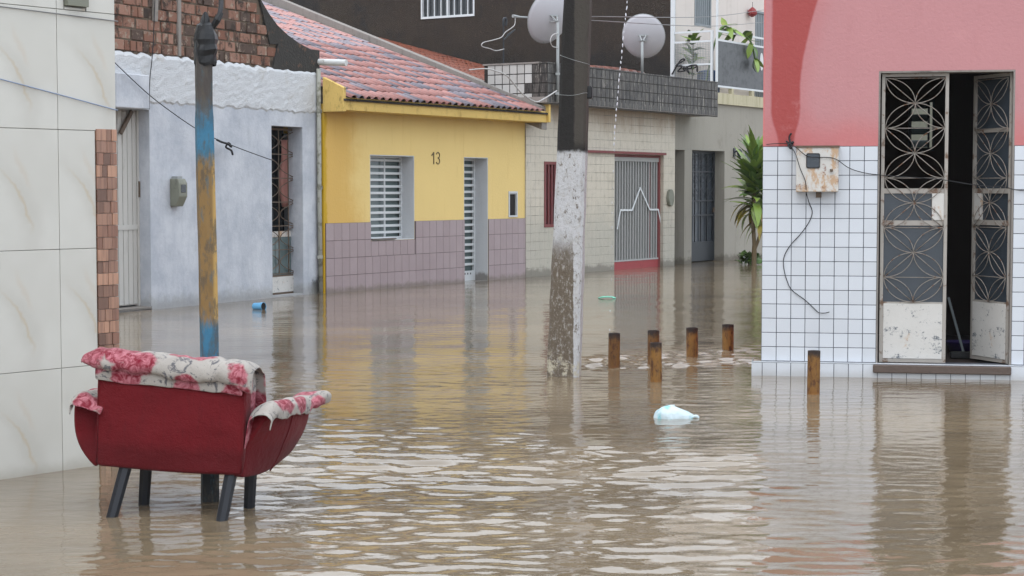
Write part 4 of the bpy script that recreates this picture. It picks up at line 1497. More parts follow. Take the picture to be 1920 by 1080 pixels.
# express that wall line in the beige house's frame
bxs = (GH.world(xb, 0, 0) - BH.p).dot(BH.u)
yb = (GH.world(xb, 0, 0) - BH.p).dot(BH.b)
zr0 = 2.66
rx1 = bxs - 0.02
vs = [(0.16, 0.86, zr0 + 1.06 * rs), (rx1, 0.86, zr0 + 1.06 * rs), (rx1, 9, zr0 + 9.2 * rs), (0.16, 9, zr0 + 9.2 * rs)]
rdeck = MB().add(vs + [(a, b, c - 0.05) for a, b, c in vs], [(0, 1, 2, 3), (7, 6, 5, 4), (0, 4, 5, 1), (1, 5, 6, 2), (2, 6, 7, 3), (3, 7, 4, 0)]).build('roof', M['grout_black'], t)
to = barrel(M['roof_orange'])
allr = MB()
nsingle = 0
a2 = math.atan(rs)
r = 0
while r * PL * math.cos(a2) < 9.0:
    c_ = 0
    while 0.3 + c_ * PW < rx1 - 0.08:
        loc = Vector((0.3 + c_ * PW, -0.15 + r * PL * math.cos(a2), zr0 + (0.05 + r * PL) * math.sin(a2) + 0.005))
        if loc.y < 0.9:
            c_ += 1
            continue
        if r < 20 and 0.3 + c_ * PW > rx1 - 0.95:
            link('roof_tile', to, rdeck, loc, (a2 + rr.uniform(-.02, .02), rr.uniform(-.02, .02), rr.uniform(-.03, .03)))
        else:
            mt_ = Matrix.Translation(loc) @ Matrix.Rotation(a2, 4, 'X')
            allr.add([mt_ @ q.co for q in to.vertices], [tuple(p.vertices) for p in to.polygons])
        c_ += 1
    r += 1
o = allr.build('hidden_roof_tiles', M['roof_orange'], rdeck)
o.name = 'roof_tile_field'
o['kind'] = 'stuff'

# ================================================================== BALCONY HOUSE (grey below, cream above, dark side wall)
t = thing('balcony_house', 'two storey house with cream balcony floor, grey ground floor and dark side wall', 'house', GH.p, GH.a)
gl = GH.X(1235, py=400)
gr_ = GH.X(1640, py=400)
da = (GH.X(1240, py=400), GH.X(1283, py=400), GZ + 0.01, GH.Z(1275, 281))
db = (GH.X(1297, py=400), GH.X(1358, py=400), GZ + 0.01, GH.Z(1320, 282))
dw = (GH.X(1396, py=300), GH.X(1420, py=300), GH.Z(1408, 330), GH.Z(1408, 283))
slab0 = GH.Z(1400, 200)
slab1 = GH.Z(1400, 180)
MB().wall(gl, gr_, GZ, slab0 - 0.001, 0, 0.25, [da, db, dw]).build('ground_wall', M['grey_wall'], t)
bx('window_pane', M['dark_glass'], t, dw[0], dw[1], 0.08, 0.10, dw[2], dw[3])
# doors
rdp = min(max(GH.side(1340, 400, db[1])[0], 0.15), 0.45)
for (h, nbar, lab) in ((da, 4, 0), (db, 5, 1)):
    a, b, c, d = h[0] + 0.002, h[1] - 0.002, 0.02, h[3] - 0.002
    dd = MB().wall(a, b, c, d, rdp, rdp + 0.04, [(a + 0.05, b - 0.05, 0.42, d - 0.05)]).build('door', M['black_iron'], t)
    bx('pane', M['grey_glass'], dd, a + 0.05, b - 0.05, rdp + 0.05, rdp + 0.06, 0.40, d - 0.04)
    for k in range(1, nbar):
        x = a + 0.05 + (b - a - 0.1) * k / nbar
        bx('door_bar', M['black_iron'], dd, x - 0.012, x + 0.012, rdp + 0.005, rdp + 0.03, 0.42, d - 0.05)
    for zz in (0.95, 1.25, 1.85):
        bx('door_rail', M['black_iron'], dd, a + 0.05, b - 0.05, rdp + 0.002, rdp + 0.035, zz, zz + 0.03)
    for k in range(nbar):
        x0_ = a + 0.05 + (b - a - 0.1) * k / nbar
        x1_ = a + 0.05 + (b - a - 0.1) * (k + 1) / nbar
        m = MB()
        for (za, zb) in ((1.28, 1.85), (1.88, d - 0.05)):
            for s in (0, 1):
                pts = [(x0_ + (x1_ - x0_) * (0.5 + (0.5 if s else -0.5) * math.cos(2 * math.pi * j / 12)), rdp + 0.01, za + (zb - za) * j / 12) for j in range(13)]
                m.tube(pts, 0.007, 4)
        m.build('door_scroll', M['black_iron'], dd)
    bx('handle', M['rusty_iron'], dd, b - 0.10, b - 0.06, rdp - 0.03, rdp, 1.02, 1.12)
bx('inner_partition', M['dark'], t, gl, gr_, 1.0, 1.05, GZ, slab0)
bx('floor', M['coping'], t, gl, gr_, 0.0, 1.0, GZ, -0.02)
# wall lamp
x, z = GH.hit(1376, 285)
m = MB().box(x - 0.04, x + 0.04, -0.02, 0, z - 0.10, z + 0.08).bar((x, -0.02, z), (x, -0.12, z + 0.03), 0.03)
m.lathe([(0.03, -0.12), (0.06, 0.0), (0.05, 0.03), (0.02, 0.06)], 10, (x, -0.13, z))
m.build('wall_lamp', M['black_iron'], t)
# upper storey
BD = GH.side(1258, 100, xb)[0]
BD = min(max(BD, 0.7), 1.6)
UT = 9.2
xr_ = GH.X(1640, 0, 100)
wa = (GH.X(1302, BD, 20), GH.X(1333, BD, 20), GH.Z(1318, 50, BD), GH.Z(1318, 50, BD) + 1.35)
wb = (GH.X(1416, BD, 20), GH.X(1452, BD, 20), slab1 + 0.02, slab1 + 2.1)
MB().wall(xb + 0.02, xr_, slab1, UT, BD, BD + 0.2, [wa, wb]).build('upper_wall', M['cream'], t)
sidez = lambda px, py: GH.side(px, py, xb)
wy0, wz0 = sidez(890, 30)
wy1, _ = sidez(790, 30)
sw = (wy0, wy1, wz0, wz0 + 1.1)
# the dark side wall, built as a slab in local y/z
m = MB().wall(BD, BD + 11.5, GZ, UT, -0.0, 0.2, [sw])
m.v = [(xb + 0.0 + y, x, z) for x, y, z in m.v]
m.f = [tuple(reversed(f)) for f in m.f]
m.build('side_wall', M['darkwall'], t)
bx('roof_slab', M['coping'], t, xb - 0.1, xr_, BD - 0.15, BD + 11.5, UT + 0.001, UT + 0.15)
# window in the dark wall: white frame with bars
m = MB().wall(sw[0], sw[1], sw[2], sw[3], -0.02, 0.06, [(sw[0] + 0.035, (sw[0] + sw[1]) / 2 - 0.02, sw[2] + 0.05, sw[3] - 0.04), ((sw[0] + sw[1]) / 2 + 0.02, sw[1] - 0.035, sw[2] + 0.05, sw[3] - 0.04)])
m.v = [(xb + y, x, z) for x, y, z in m.v]
m.f = [tuple(reversed(f)) for f in m.f]
sww = m.build('side_window', M['white_metal'], t)
for k in range(1, 8):
    if k == 4:
        continue
    y = sw[0] + (sw[1] - sw[0]) * k / 8
    bx('window_bar', M['white_metal'], sww, xb - 0.01, xb + 0.012, y - 0.010, y + 0.010, sw[2] + 0.05, sw[3] - 0.04)
bx('pane', M['dark_glass'], sww, xb + 0.06, xb + 0.07, sw[0] + 0.02, sw[1] - 0.02, sw[2] + 0.02, sw[3] - 0.02)
for h in (wa, wb):
    f_ = MB().wall(h[0], h[1], h[2], h[3], BD - 0.01, BD + 0.05, [(h[0] + 0.05, h[1] - 0.05, h[2] + 0.05, h[3] - 0.05)]).build('window', M['shutter'], t)
    n_ = int((h[1] - h[0] - 0.1) / 0.09)
    for k in range(n_):
        x = h[0] + 0.05 + (h[1] - h[0] - 0.1) * (k + 0.5) / n_
        bx('slat', M['shutter'], f_, x - 0.034, x + 0.034, BD + 0.012, BD + 0.03, h[2] + 0.051, h[3] - 0.051, bevel=0.004)
    bx('pane', M['dark_glass'], f_, h[0] + 0.03, h[1] - 0.03, BD + 0.06, BD + 0.07, h[2] + 0.03, h[3] - 0.03)
# balcony
bal = bx('balcony', M['cream_slab'], t, xb - 0.02, xr_, -0.06, BD - 0.001, slab0, slab1)
rt1 = GH.Z(1400, 66)
rt0 = GH.Z(1400, 84)
bz0 = GH.Z(1400, 168)
bx('rail', M['white_metal'], bal, xb, xr_, -0.04, 0.0, rt1 - 0.04, rt1)
bx('rail', M['white_metal'], bal, xb, xr_, -0.035, -0.005, rt0 - 0.02, rt0 + 0.02)
bx('rail', M['white_metal'], bal, xb, xr_, -0.035, -0.005, bz0 - 0.02, bz0 + 0.02)
bx('sheet', M['black_sheet'], bal, xb + 0.03, xr_, -0.024, -0.016, bz0 + 0.021, rt0 - 0.021)
for px in (1370, 1408, 1446, 1484):
    x = GH.X(px, 0, 170)
    bx('foot', M['cream_slab'], bal, x - 0.05, x + 0.05, -0.05, 0.03, slab1, bz0 - 0.021)
bx('post', M['white_metal'], bal, xb - 0.02, xb + 0.02, -0.045, -0.005, slab1, UT)
bx('post', M['white_metal'], bal, xb - 0.025, xb + 0.02, 0.06, 0.11, slab1, rt1)
bx('post', M['white_metal'], bal, xb - 0.03, xb + 0.018, BD - 0.09, BD - 0.002, slab1 - 0.4, UT)
for zz in (rt1 - 0.02, rt0 - 0.02, (rt0 + slab1) / 2 + 0.05):
    bx('side_rail', M['white_metal'], bal, xb - 0.018, xb + 0.012, 0.111, BD - 0.091, zz - 0.02, zz + 0.02)
m = MB()
y = 0.13
while y < BD - 0.1:
    m.box(xb - 0.002, xb + 0.002, y - 0.004, y + 0.004, slab1, rt0 - 0.042)
    y += 0.036
z = slab1 + 0.03
while z < rt0 - 0.05:
    m.box(xb - 0.004, xb - 0.0021, 0.111, BD - 0.091, z - 0.003, z + 0.003)
    z += 0.036
o = m.build('wire_mesh', M['galv'], bal)
o['kind'] = 'stuff'
x, z = GH.hit(1428, 116, -0.03)
m = MB().prism([(x + 0.085 * math.cos(2 * math.pi * k / 20), z + 0.19 * math.sin(2 * math.pi * k / 20)) for k in range(20)], -0.034, -0.0245)
m.build('oval_badge', M['sticker'], bal)

# things on the balcony
x, z = GH.hit(1410, 22, BD - 0.1)
rp = thing('hanging_flower', 'red hanging flower ornament on the cream balcony wall', 'ornament', GH.world(x, BD - 0.11, z - 0.12), GH.a)
m = MB()
rr = random.Random(8)
m.lathe([(0.02, 0.0), (0.09, 0.04), (0.11, 0.12), (0.07, 0.18), (0.02, 0.22)], 10)
m.build('bloom', M['red_pot'], rp, smooth=True)
m = MB()
for k in range(14):
    an = k * 2.4
    m.tube([(0.06 * math.cos(an), 0.06 * math.sin(an), 0.08), (0.14 * math.cos(an), 0.14 * math.sin(an) * 0.7, 0.05 + 0.1 * rr.random())], [0.04, 0.01], 5)
m.build('petal', M['red_pot'], rp)
MB().tube([(0, 0, 0.2), (0, 0.0, 0.34)], 0.006, 4).build('hook', M['cable'], rp)


def strap_leaf(L_, W_, droop, mat, name='leaf', segs=7):
    vs, fs = [], []
    for i in range(segs + 1):
        f = i / segs
        wv = W_ * (0.35 + 1.0 * math.sin(math.pi * min(1, f * 0.72 + 0.18))) * (1 - f ** 4) + 0.002
        y = L_ * (f - 0.22 * droop * f * f)
        z = L_ * (0.22 * f - droop * 0.62 * f * f)
        vs += [(-wv / 2, y, z + 0.012 * (1 - f)), (0, y, z - 0.006), (wv / 2, y, z + 0.012 * (1 - f))]
    for i in range(segs):
        a = i * 3
        fs += [(a, a + 1, a + 4, a + 3), (a + 1, a + 2, a + 5, a + 4)]
    return MB().add(vs, fs).mesh(name, mat, smooth=True)


# potted trailing plant on the balcony
x, z = GH.hit(1325, 60, 0.35)
bp = thing('balcony_plant', 'trailing green plant leaning over the balcony rail', 'plant', GH.world(xb + 0.35, 0.40, slab1), GH.a)
hr = rt1 - slab1
MB().lathe([(0.11, 0.0), (0.15, 0.22), (0.16, 0.25), (0.13, 0.25)], 14).build('pot', M['cream_slab'], bp)
path = [(0, 0, 0.2), (0.02, -0.12, hr * 0.6), (0.1, -0.3, hr + 0.08), (0.6, -0.42, hr + 0.03), (1.1, -0.5, hr - 0.12), (1.32, -0.52, hr - 0.5)]
sp = smooth_path(path)
MB().tube(sp, 0.02, 6).build('stem', M['leaf_dark'], bp, smooth=True)
lm = [strap_leaf(0.42, 0.10, 0.4, M['leaf']), strap_leaf(0.34, 0.09, 0.9, M['leaf_dark']), strap_leaf(0.3, 0.09, 0.1, M['leaf'])]
rr = random.Random(12)
for k in range(24):
    q = sp[int(len(sp) * (0.35 + 0.64 * (k / 24))) % len(sp)] if k < 20 else sp[-1]
    link('leaf', lm[k % 3], bp, q, (rr.uniform(-0.9, 0.9) - (1.0 if k >= 18 else 0), rr.uniform(-.5, .5), rr.uniform(0, 6.28)))
# second plant inside the mesh corner
bp = thing('balcony_plant', 'small bushy plant in the meshed corner of the balcony', 'plant', GH.world(xb + 0.22, BD * 0.62, slab1), GH.a)
MB().lathe([(0.10, 0.0), (0.14, 0.25), (0.12, 0.25)], 12).build('pot', M['blue_plastic'], bp)
MB().tube([(0, 0, 0.2), (0.02, 0, hr * 0.85)], 0.015, 5).build('stem', M['stem'], bp)
for k in range(26):
    link('leaf', lm[k % 3], bp, (0.01, 0, 0.35 + (hr - 0.30) * rr.random()), (rr.uniform(-0.1, 0.9), rr.uniform(-.4, .4), rr.uniform(0, 6.28)))
# blue barrel and black tangle behind the mesh
bb = thing('blue_barrel', 'blue plastic barrel behind the wire mesh of the balcony', 'barrel', GH.world(xb + 0.62, BD * 0.45, slab1), GH.a)
MB().lathe([(0.20, 0.0), (0.24, 0.05), (0.25, 0.25), (0.24, 0.45), (0.20, 0.50), (0.08, 0.52)], 16).build('barrel_body', M['blue_plastic'], bb, smooth=True)
rr = random.Random(31)
pts = []
for k in range(16):
    px, py = 1262 + 22 * rr.random() + k * 2.2, 122 + 16 * rr.random()
    q = GH.side(px, py, xb - 0.05)
    pts.append(GH.world(xb - 0.05 - 0.06 * rr.random(), min(q[0], BD - 0.15), q[1]))
g = MB().tube(smooth_path([GH.world(xb - 0.05, BD - 0.05, GH.side(1257, 140, xb)[1]), GH.world(xb - 0.05, BD - 0.25, GH.side(1270, 114, xb)[1]), GH.world(xb - 0.05, BD - 0.35, GH.side(1278, 113, xb)[1])] + pts), 0.016, 5).build('hose_tangle', M['black_plastic'], smooth=True)
tag(g, 'tangled black hose at the foot of the balcony wire mesh', 'hose')

# ================================================================== SATELLITE DISHES, antenna and cables
def dish(base, face, rad, mast_h, label, lnb=True, name='satellite_dish'):
    """base: world foot of the mast; face: world direction the dish looks"""
    d = thing(name, label, 'satellite dish', base, 0, 'satellite dishes on the parapet')
    MB().tube([(0, 0, 0), (0, 0, mast_h)], 0.026, 10).build('mast', M['galv'], d, smooth=True)
    c = Vector((0, 0, mast_h + 0.02))
    q = Vector(face).normalized().to_track_quat('Z', 'Y').to_matrix().to_4x4()
    cen = c + (q @ Vector((0, 0.0, 0.14)))
    T = Matrix.Translation(cen) @ q
    n, rings = 40, 9
    vs, fs = [], []
    for s in (0, 1):
        for i in range(rings + 1):
            r_ = rad * i / rings
            for k in range(n):
                an = 2 * math.pi * k / n
                zz = 0.28 * r_ * r_ / rad - (0.008 if s else 0)
                vs.append(T @ Vector((r_ * 0.93 * math.cos(an), r_ * math.sin(an), zz)))
    N = (rings + 1) * n
    for i in range(rings):
        for k in range(n):
            a, b = i * n + k, i * n + (k + 1) % n
            fs.append((a, b, b + n, a + n))
            fs.append((N + a, N + a + n, N + b + n, N + b))
    for k in range(n):
        a, b = rings * n + k, rings * n + (k + 1) % n
        fs.append((a, b, N + b, N + a))
    MB().add(vs, fs).build('reflector', M['dish'], d, smooth=True)
    rim = [T @ Vector((rad * 0.935 * math.cos(2 * math.pi * k / n), rad * 1.004 * math.sin(2 * math.pi * k / n), 0.28 * rad)) for k in range(n + 1)]
    MB().tube(rim, 0.008, 6, caps=False).build('rim', M['galv'], d, smooth=True)
    m = MB()
    for sx_, sy_ in ((-0.06, 0.06), (0.06, 0.06), (0.06, -0.05), (-0.06, -0.05)):
        m.bar(T @ Vector((sx_, sy_, -0.005)), T @ Vector((sx_ * 0.2, 0.0, -0.12)), 0.022)
    m.bar(T @ Vector((-0.09, 0.06, -0.015)), T @ Vector((0.09, 0.06, -0.015)), 0.02)
    m.build('bracket', M['galv'], d)
    arm = [T @ Vector((0, -rad * 0.98, 0.25 * rad)), T @ Vector((0, -rad * 0.7, rad * 1.0)), T @ Vector((0, -rad * 0.35, rad * 1.25))]
    MB().tube(arm, 0.014, 6).build('feed_arm', M['galv'], d)
    MB().tube([arm[-1], T @ Vector((0, -rad * 0.22, rad * 1.08))], [0.03, 0.045], 8).build('feed_horn', M['black_plastic'], d)
    return d


xd, zd = BH.hit(1204, 140, -OB + 0.06)
top = BH.hit(1206, 80, -OB + 0.06)[1]
dish(BH.world(xd, -OB + 0.06, pz1 + 0.03), Vector((0.16, 0.90, 0.42)), 0.425, top - pz1 - 0.02, 'grey satellite dish on a mast right of the concrete pole')
xd, zd = BH.hit(1047, 200, -OB - 0.05)
top = BH.hit(1046, 42, -OB - 0.05)[1]
dl = dish(BH.world(xd, -OB - 0.036, pz0 + 0.02), Vector((-0.55, 0.75, 0.36)), 0.46, top - pz0 - 0.02, 'grey satellite dish half hidden behind the concrete pole')
for zz in (0.12, 0.45):
    bx('mast_clamp', M['galv'], dl, -0.04, 0.04, -0.03, 0.03, zz, zz + 0.04)

ya, za = -0.1, 0
xa_, _ = YH.hit(944, 178, 0.5)
am = thing('antenna_mast', 'thin black antenna mast rising from the pink tiled roof', 'antenna', YH.world(xa_, 0.5, ez + (0.5 + OV + .08) * SL), YH.a)
hm = YH.hit(944, 48, 0.5)[1] - (ez + (0.5 + OV + .08) * SL)
MB().tube([(0, 0, -0.02), (0, 0, hm)], 0.014, 6).build('mast', M['black_iron'], am)
MB().tube(smooth_path([(0, 0, hm), (0.0, 0, hm + 0.10), (0.06, 0, hm + 0.13), (0.09, 0, hm + 0.08), (0.08, 0, hm + 0.0)]), 0.022, 6).build('hook', M['black_iron'], am, smooth=True)
lx_ = [YH.hit(a, b, 0.5) for a, b in ((962, 30), (975, 32), (1000, 33))]
MB().tube([(q[0] - xa_, 0, q[1] - am.location.z) for q in lx_], [0.03, 0.02, 0.012], 6).build('feed_arm', M['galv'], am)
m = MB()
for a, b in (((944, 75), (966, 55)), ((950, 66), (962, 58))):
    p, q = YH.hit(*a, 0.5), YH.hit(*b, 0.5)
    m.tube([(p[0] - xa_, 0, p[1] - am.location.z), (q[0] - xa_, 0, q[1] - am.location.z)], 0.012, 5)
m.build('side_arm', M['black_iron'], am)
front_cable(YH, [(966, 33), (964, 48), (948, 60), (940, 70), (925, 75), (906, 80), (904, 87), (918, 91), (930, 95), (945, 92)], 0.48, 0.008, M['pale_cable'], 'cable', 'pale cable looping off the black antenna mast')
front_cable(BH, [(880, 131), (912, 129), (935, 135), (950, 142), (962, 155), (972, 168), (985, 180), (1005, 191), (1022, 184), (1044, 170)], -OB - 0.25, 0.011, M['pale_cable'], 'cable', 'pale cable drooping over the white tiled parapet end')
front_cable(BH, [(1046, 62), (1036, 66), (1032, 76), (1036, 87), (1047, 89)], -OB - 0.05, 0.008, M['pale_cable'], 'cable', 'pale cable loop under the half hidden dish')


# ================================================================== PINK HOUSE with white tiles
pa, pb = gnd(1427, 703), gnd(1895, 711.5)
PA = math.degrees(math.atan2(pb.y - pa.y, pb.x - pa.x))
PH = Front(pa, PA)
t = thing('pink_house', 'pink house with white tiled lower wall and rusty double grille door', 'house', PH.p, PH.a)
PRX = 5.6
HT = 3.75
dr = (PH.X(1645, py=400), PH.X(1900, py=400), PH.Z(1770, 684), PH.Z(1770, 132))
ztile = PH.Z(1540, 274.5)
# the front wall: pink render above, tile bed below
MB().wall(0, PRX, ztile + 0.002, HT, 0.0, 0.2, [dr]).build('wall', M['pink'], t)
MB().wall(0, PRX, GZ, ztile, 0.004, 0.2, [(dr[0], dr[1], dr[2], 9)]).build('tile_bed', M['grout'], t)
MB().box(0.0, 0.2, 0.201, 3.35, GZ, HT).build('wall', M['pink'], t)
MB().box(PRX - 0.2, PRX, 0.201, 3.35, GZ, HT).build('wall', M['pink'], t)
BY = 3.2
lw = (PH.X(1703, BY, 230), PH.X(1752, BY, 230), PH.Z(1725, 283, BY), PH.Z(1725, 186, BY))
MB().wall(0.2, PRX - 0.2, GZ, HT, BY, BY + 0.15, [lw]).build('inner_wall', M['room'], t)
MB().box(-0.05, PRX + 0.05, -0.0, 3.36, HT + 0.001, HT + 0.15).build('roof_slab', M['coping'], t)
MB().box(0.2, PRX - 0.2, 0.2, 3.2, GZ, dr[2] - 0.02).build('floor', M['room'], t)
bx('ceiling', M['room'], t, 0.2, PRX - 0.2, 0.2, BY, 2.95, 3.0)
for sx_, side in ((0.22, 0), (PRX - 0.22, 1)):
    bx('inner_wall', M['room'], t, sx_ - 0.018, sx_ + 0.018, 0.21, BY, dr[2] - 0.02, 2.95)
# louvred inner window
lv = MB().wall(lw[0], lw[1], lw[2], lw[3], BY - 0.03, BY + 0.02, [(lw[0] + 0.03, lw[0] + (lw[1] - lw[0]) * 0.74, lw[2] + 0.03, lw[3] - 0.03), (lw[0] + (lw[1] - lw[0]) * 0.82, lw[1] - 0.02, lw[2] + 0.03, lw[3] - 0.03)]).build('louvre_window', M['black_iron'], t)
for k in range(4):
    zc = lw[2] + (lw[3] - lw[2]) * (k + 0.55) / 4
    q = MB().box(lw[0] + 0.03, lw[0] + (lw[1] - lw[0]) * 0.74, -0.055, 0.055, -0.003, 0.003).build('louvre', M['green_glass'], lv)
    q.location = (0, BY + 0.0, zc)
    q.rotation_euler = (R(38), 0, 0)
bx('added_louvre_backdrop', M['meter'], t, 0.0, PRX, 6.5, 6.65, GZ, 3.2)  # added wall, dims the sky that would show white through the louvres
# glazed tiles, one by one
tp_ = (PH.X(1619, py=450) - PH.X(1457, py=450)) / 6
rows_z = []
z = ztile
zp = (ztile - PH.Z(1540, 678)) / 15.0
zpl = PH.Z(1540, 678)
while z > zpl - 0.001:
    rows_z.append(z)
    z -= zp
xs_ = [0.0]
x = PH.X(1457, py=450)
while x < PRX:
    xs_.append(x)
    x += tp_
xs_.append(PRX)
XV = PH.X(2060, py=450)
for k in range(len(rows_z) - 1):
    z1, z0 = rows_z[k], rows_z[k + 1]
    for i in range(len(xs_) - 1):
        a, b = xs_[i], xs_[i + 1]
        if a > XV:
            continue
        spans = [(a, b)]
        if z1 > dr[2] + 0.03:
            spans = [(p, q) for p, q in ((a, min(b, dr[0])), (max(a, dr[1]), b)) if q - p > 0.012]
        zz0 = z0
        for p, q in spans:
            if p >= dr[0] - 0.01 and q <= dr[1] + 0.01 and z0 < dr[2] < z1:
                put_tile('tile', t, p, q, z0, dr[2] - 0.07, -0.003, 0.007, M['white_tile'], 0.005, 0.0012)
            else:
                put_tile('tile', t, p, q, zz0, z1, -0.003, 0.007, M['white_tile'], 0.005, 0.0012)
bx('tile_field', M['white_tile'], t, XV + tp_, PRX, -0.003, 0.004, zpl, ztile)
# plinth, one tile high, standing proud and running past the corner
pl0 = PH.X(1410, -0.07, 690)
bx('plinth', M['grout'], t, pl0 + 0.005, PRX, -0.055, 0.0035, GZ, zpl - 0.008)
bx('plinth_top', M['white_tile'], t, pl0, PRX, -0.062, -0.0032, zpl - 0.007, zpl - 0.001)
x = pl0
first = True
while x < XV:
    x1 = (PH.X(1429, -0.06, 690) if first else x + tp_)
    first = False
    put_tile('tile', t, x, x1, zpl - 0.008 - zp, zpl - 0.008, -0.062, 0.007, M['white_tile'], 0.005, 0.0012)
    put_tile('tile', t, x, x1, GZ, zpl - 0.008 - zp, -0.062, 0.007, M['white_tile'], 0.005, 0.0012)
    x = x1
m = MB().box(pl0 - 0.004, pl0 + 0.0045, -0.062, 0.2, GZ, zpl - 0.001)
m.build('plinth_end', M['white_tile'], t)
# door frame, sill and reveal
rev = reveal(t, (dr[0], dr[1], dr[2], dr[3]), 0.16, M['coping'], 0.014, bottom=False, front=0.001)
bx('sill', M['sill_wood'], t, PH.X(1637, -0.09, 676), dr[1] - 0.005, -0.09, 0.2, dr[2] - 0.065, dr[2] - 0.001, bevel=0.006)


def grille_leaf(x0, x1, z0, z1, glass_top, name, label, rails):
    """leaf drawn in its own plane: hinge side x0 = 0; returns object whose children are its pieces"""
    w_ = x1 - x0
    zp1, zr1, zr2 = rails
    leaf = MB().wall(0, w_, z0, z1, -0.018, 0.018, [(0.026, w_ - 0.026, zp1, z1 - 0.026)]).build(name, M['frame_old'], t, bevel=0.002)
    leaf['label'] = label
    MB().box(0.03, w_ - 0.03, -0.0225, -0.0185, z0 + 0.03, zp1 - 0.014).build('door_panel', M['rusty_panel'], leaf, bevel=0.0015)
    for zz in (zr1, zr2):
        bx('rail', M['frame_old'], leaf, 0.0265, w_ - 0.0265, -0.014, 0.014, zz - 0.02, zz + 0.02)
    bx('glass_pane', M['grey_glass'], leaf, 0.0265, w_ - 0.0265, 0.002, 0.007, zp1, zr1 - 0.0205)
    bx('glass_pane', M['grey_glass'], leaf, 0.0265, w_ - 0.1205, 0.002, 0.007, zr1 + 0.0205, zr2 - 0.0205)
    if glass_top:
        bx('glass_pane', M['grey_glass'], leaf, 0.0265, w_ - 0.0265, 0.002, 0.007, zr2 + 0.0205, z1 - 0.027)
        bx('rail', M['frame_old'], leaf, 0.0265, w_ - 0.0265, -0.012, 0.012, zr2 + (z1 - zr2) * 0.52 - 0.015, zr2 + (z1 - zr2) * 0.52 + 0.015)
    bx('lock_box', M['rusty_white'], leaf, w_ - 0.12, w_ - 0.027, -0.02, 0.016, zr1 + 0.0205, zr2 - 0.0205, bevel=0.003)
    # flower grille: rows of stars joined by straight diagonals and pairs of arcs
    xl, xr = 0.03, w_ - 0.03
    xc = (xl + xr) / 2
    zs = zp1
    hq = (z1 - 0.02 - zp1) / 9.1
    yg = -0.026
    m = MB()
    k = 0
    zc = zs
    while k < 9:
        za, zb = zs + hq * k, zs + hq * (k + 1)
        even = (k % 2 == 0)          # centre star at the bottom of this band
        for s in (-1, 1):
            xs1 = xl if s < 0 else xr
            A = Vector((xc, yg, za)) if even else Vector((xs1, yg, za))
            B = Vector((xs1, yg, zb)) if even else Vector((xc, yg, zb))
            m.tube([A, B], 0.0036, 4)
            # two quarter arcs
            for mode in (0, 1):
                pts = []
                for j in range(11):
                    f = j / 10 * math.pi / 2
                    if mode:
                        u_, v_ = math.sin(f), 1 - math.cos(f)
                    else:
                        u_, v_ = 1 - math.cos(f), math.sin(f)
                    pts.append((A.x + (B.x - A.x) * u_, yg - 0.003, A.z + (B.z - A.z) * v_))
                m.tube(pts, 0.0036, 4)
        if even:
            m.tube([(xl, yg, zb), (xr, yg, zb)], 0.0034, 4)
        k += 1
    m.build('grille', M['grille'], leaf, smooth=True)
    return leaf


yl = 0.07
lx0, lx1 = PH.X(1651, yl, 400), PH.X(1776, yl, 400)
zb_ = dr[2] + 0.01
zt_ = dr[3] - 0.016
rails = (PH.Z(1710, 566, yl), PH.Z(1710, 418, yl), PH.Z(1710, 358, yl))
leafL = grille_leaf(lx0, lx1, zb_, zt_, False, 'door_leaf', 'closed left leaf with open upper grille and chipped white panel', rails)
leafL.location = (lx0, yl, 0)
rx = PH.X(1897, yl, 400)
wR = lx1 - lx0 - 0.01
leafR = grille_leaf(0, wR, zb_, zt_, True, 'door_leaf', 'right leaf swung inwards with dim glass', rails)
# hinged on the right, opened into the room; its x axis runs from the hinge towards the free edge
xe = PH.X(1828, yl, 400)
op_ = math.acos(min(1, 0.50))
leafR.location = (rx, yl, 0)
leafR.rotation_euler = (0, 0, math.pi - op_)
leafR.scale = (1, -1, 1)
# broom handle and violet basin in the dark room
bx_, bz_ = PH.hit(1815, 622, 0.55)
by0 = PH.world(PH.hit(1812, 620, 0.6)[0], 0.75, dr[2] - 0.018)
br = thing('broom_handle', 'pale broom handle leaning in the dark doorway', 'broom', by0, PH.a)
a_, z_ = PH.hit(1780, 560, 0.75)
MB().tube([(0, 0, 0.02), (a_ - PH.hit(1812, 620, 0.6)[0], 0.12, z_ - dr[2] + 0.02)], 0.011, 8).build('handle', M['shutter'], br)
bx('brush', M['black_plastic'], br, -0.12, 0.06, -0.04, 0.04, 0.0, 0.06, bevel=0.01)
bs = thing('basin', 'violet plastic basin on the floor inside the dark doorway', 'basin', PH.world(PH.X(1806, 1.3, 620), 1.3, dr[2] - 0.019), PH.a)
MB().lathe([(0.10, 0.0), (0.15, 0.09), (0.16, 0.10), (0.145, 0.10), (0.09, 0.015)], 18).build('bowl', M['purple_plastic'], bs, smooth=True)

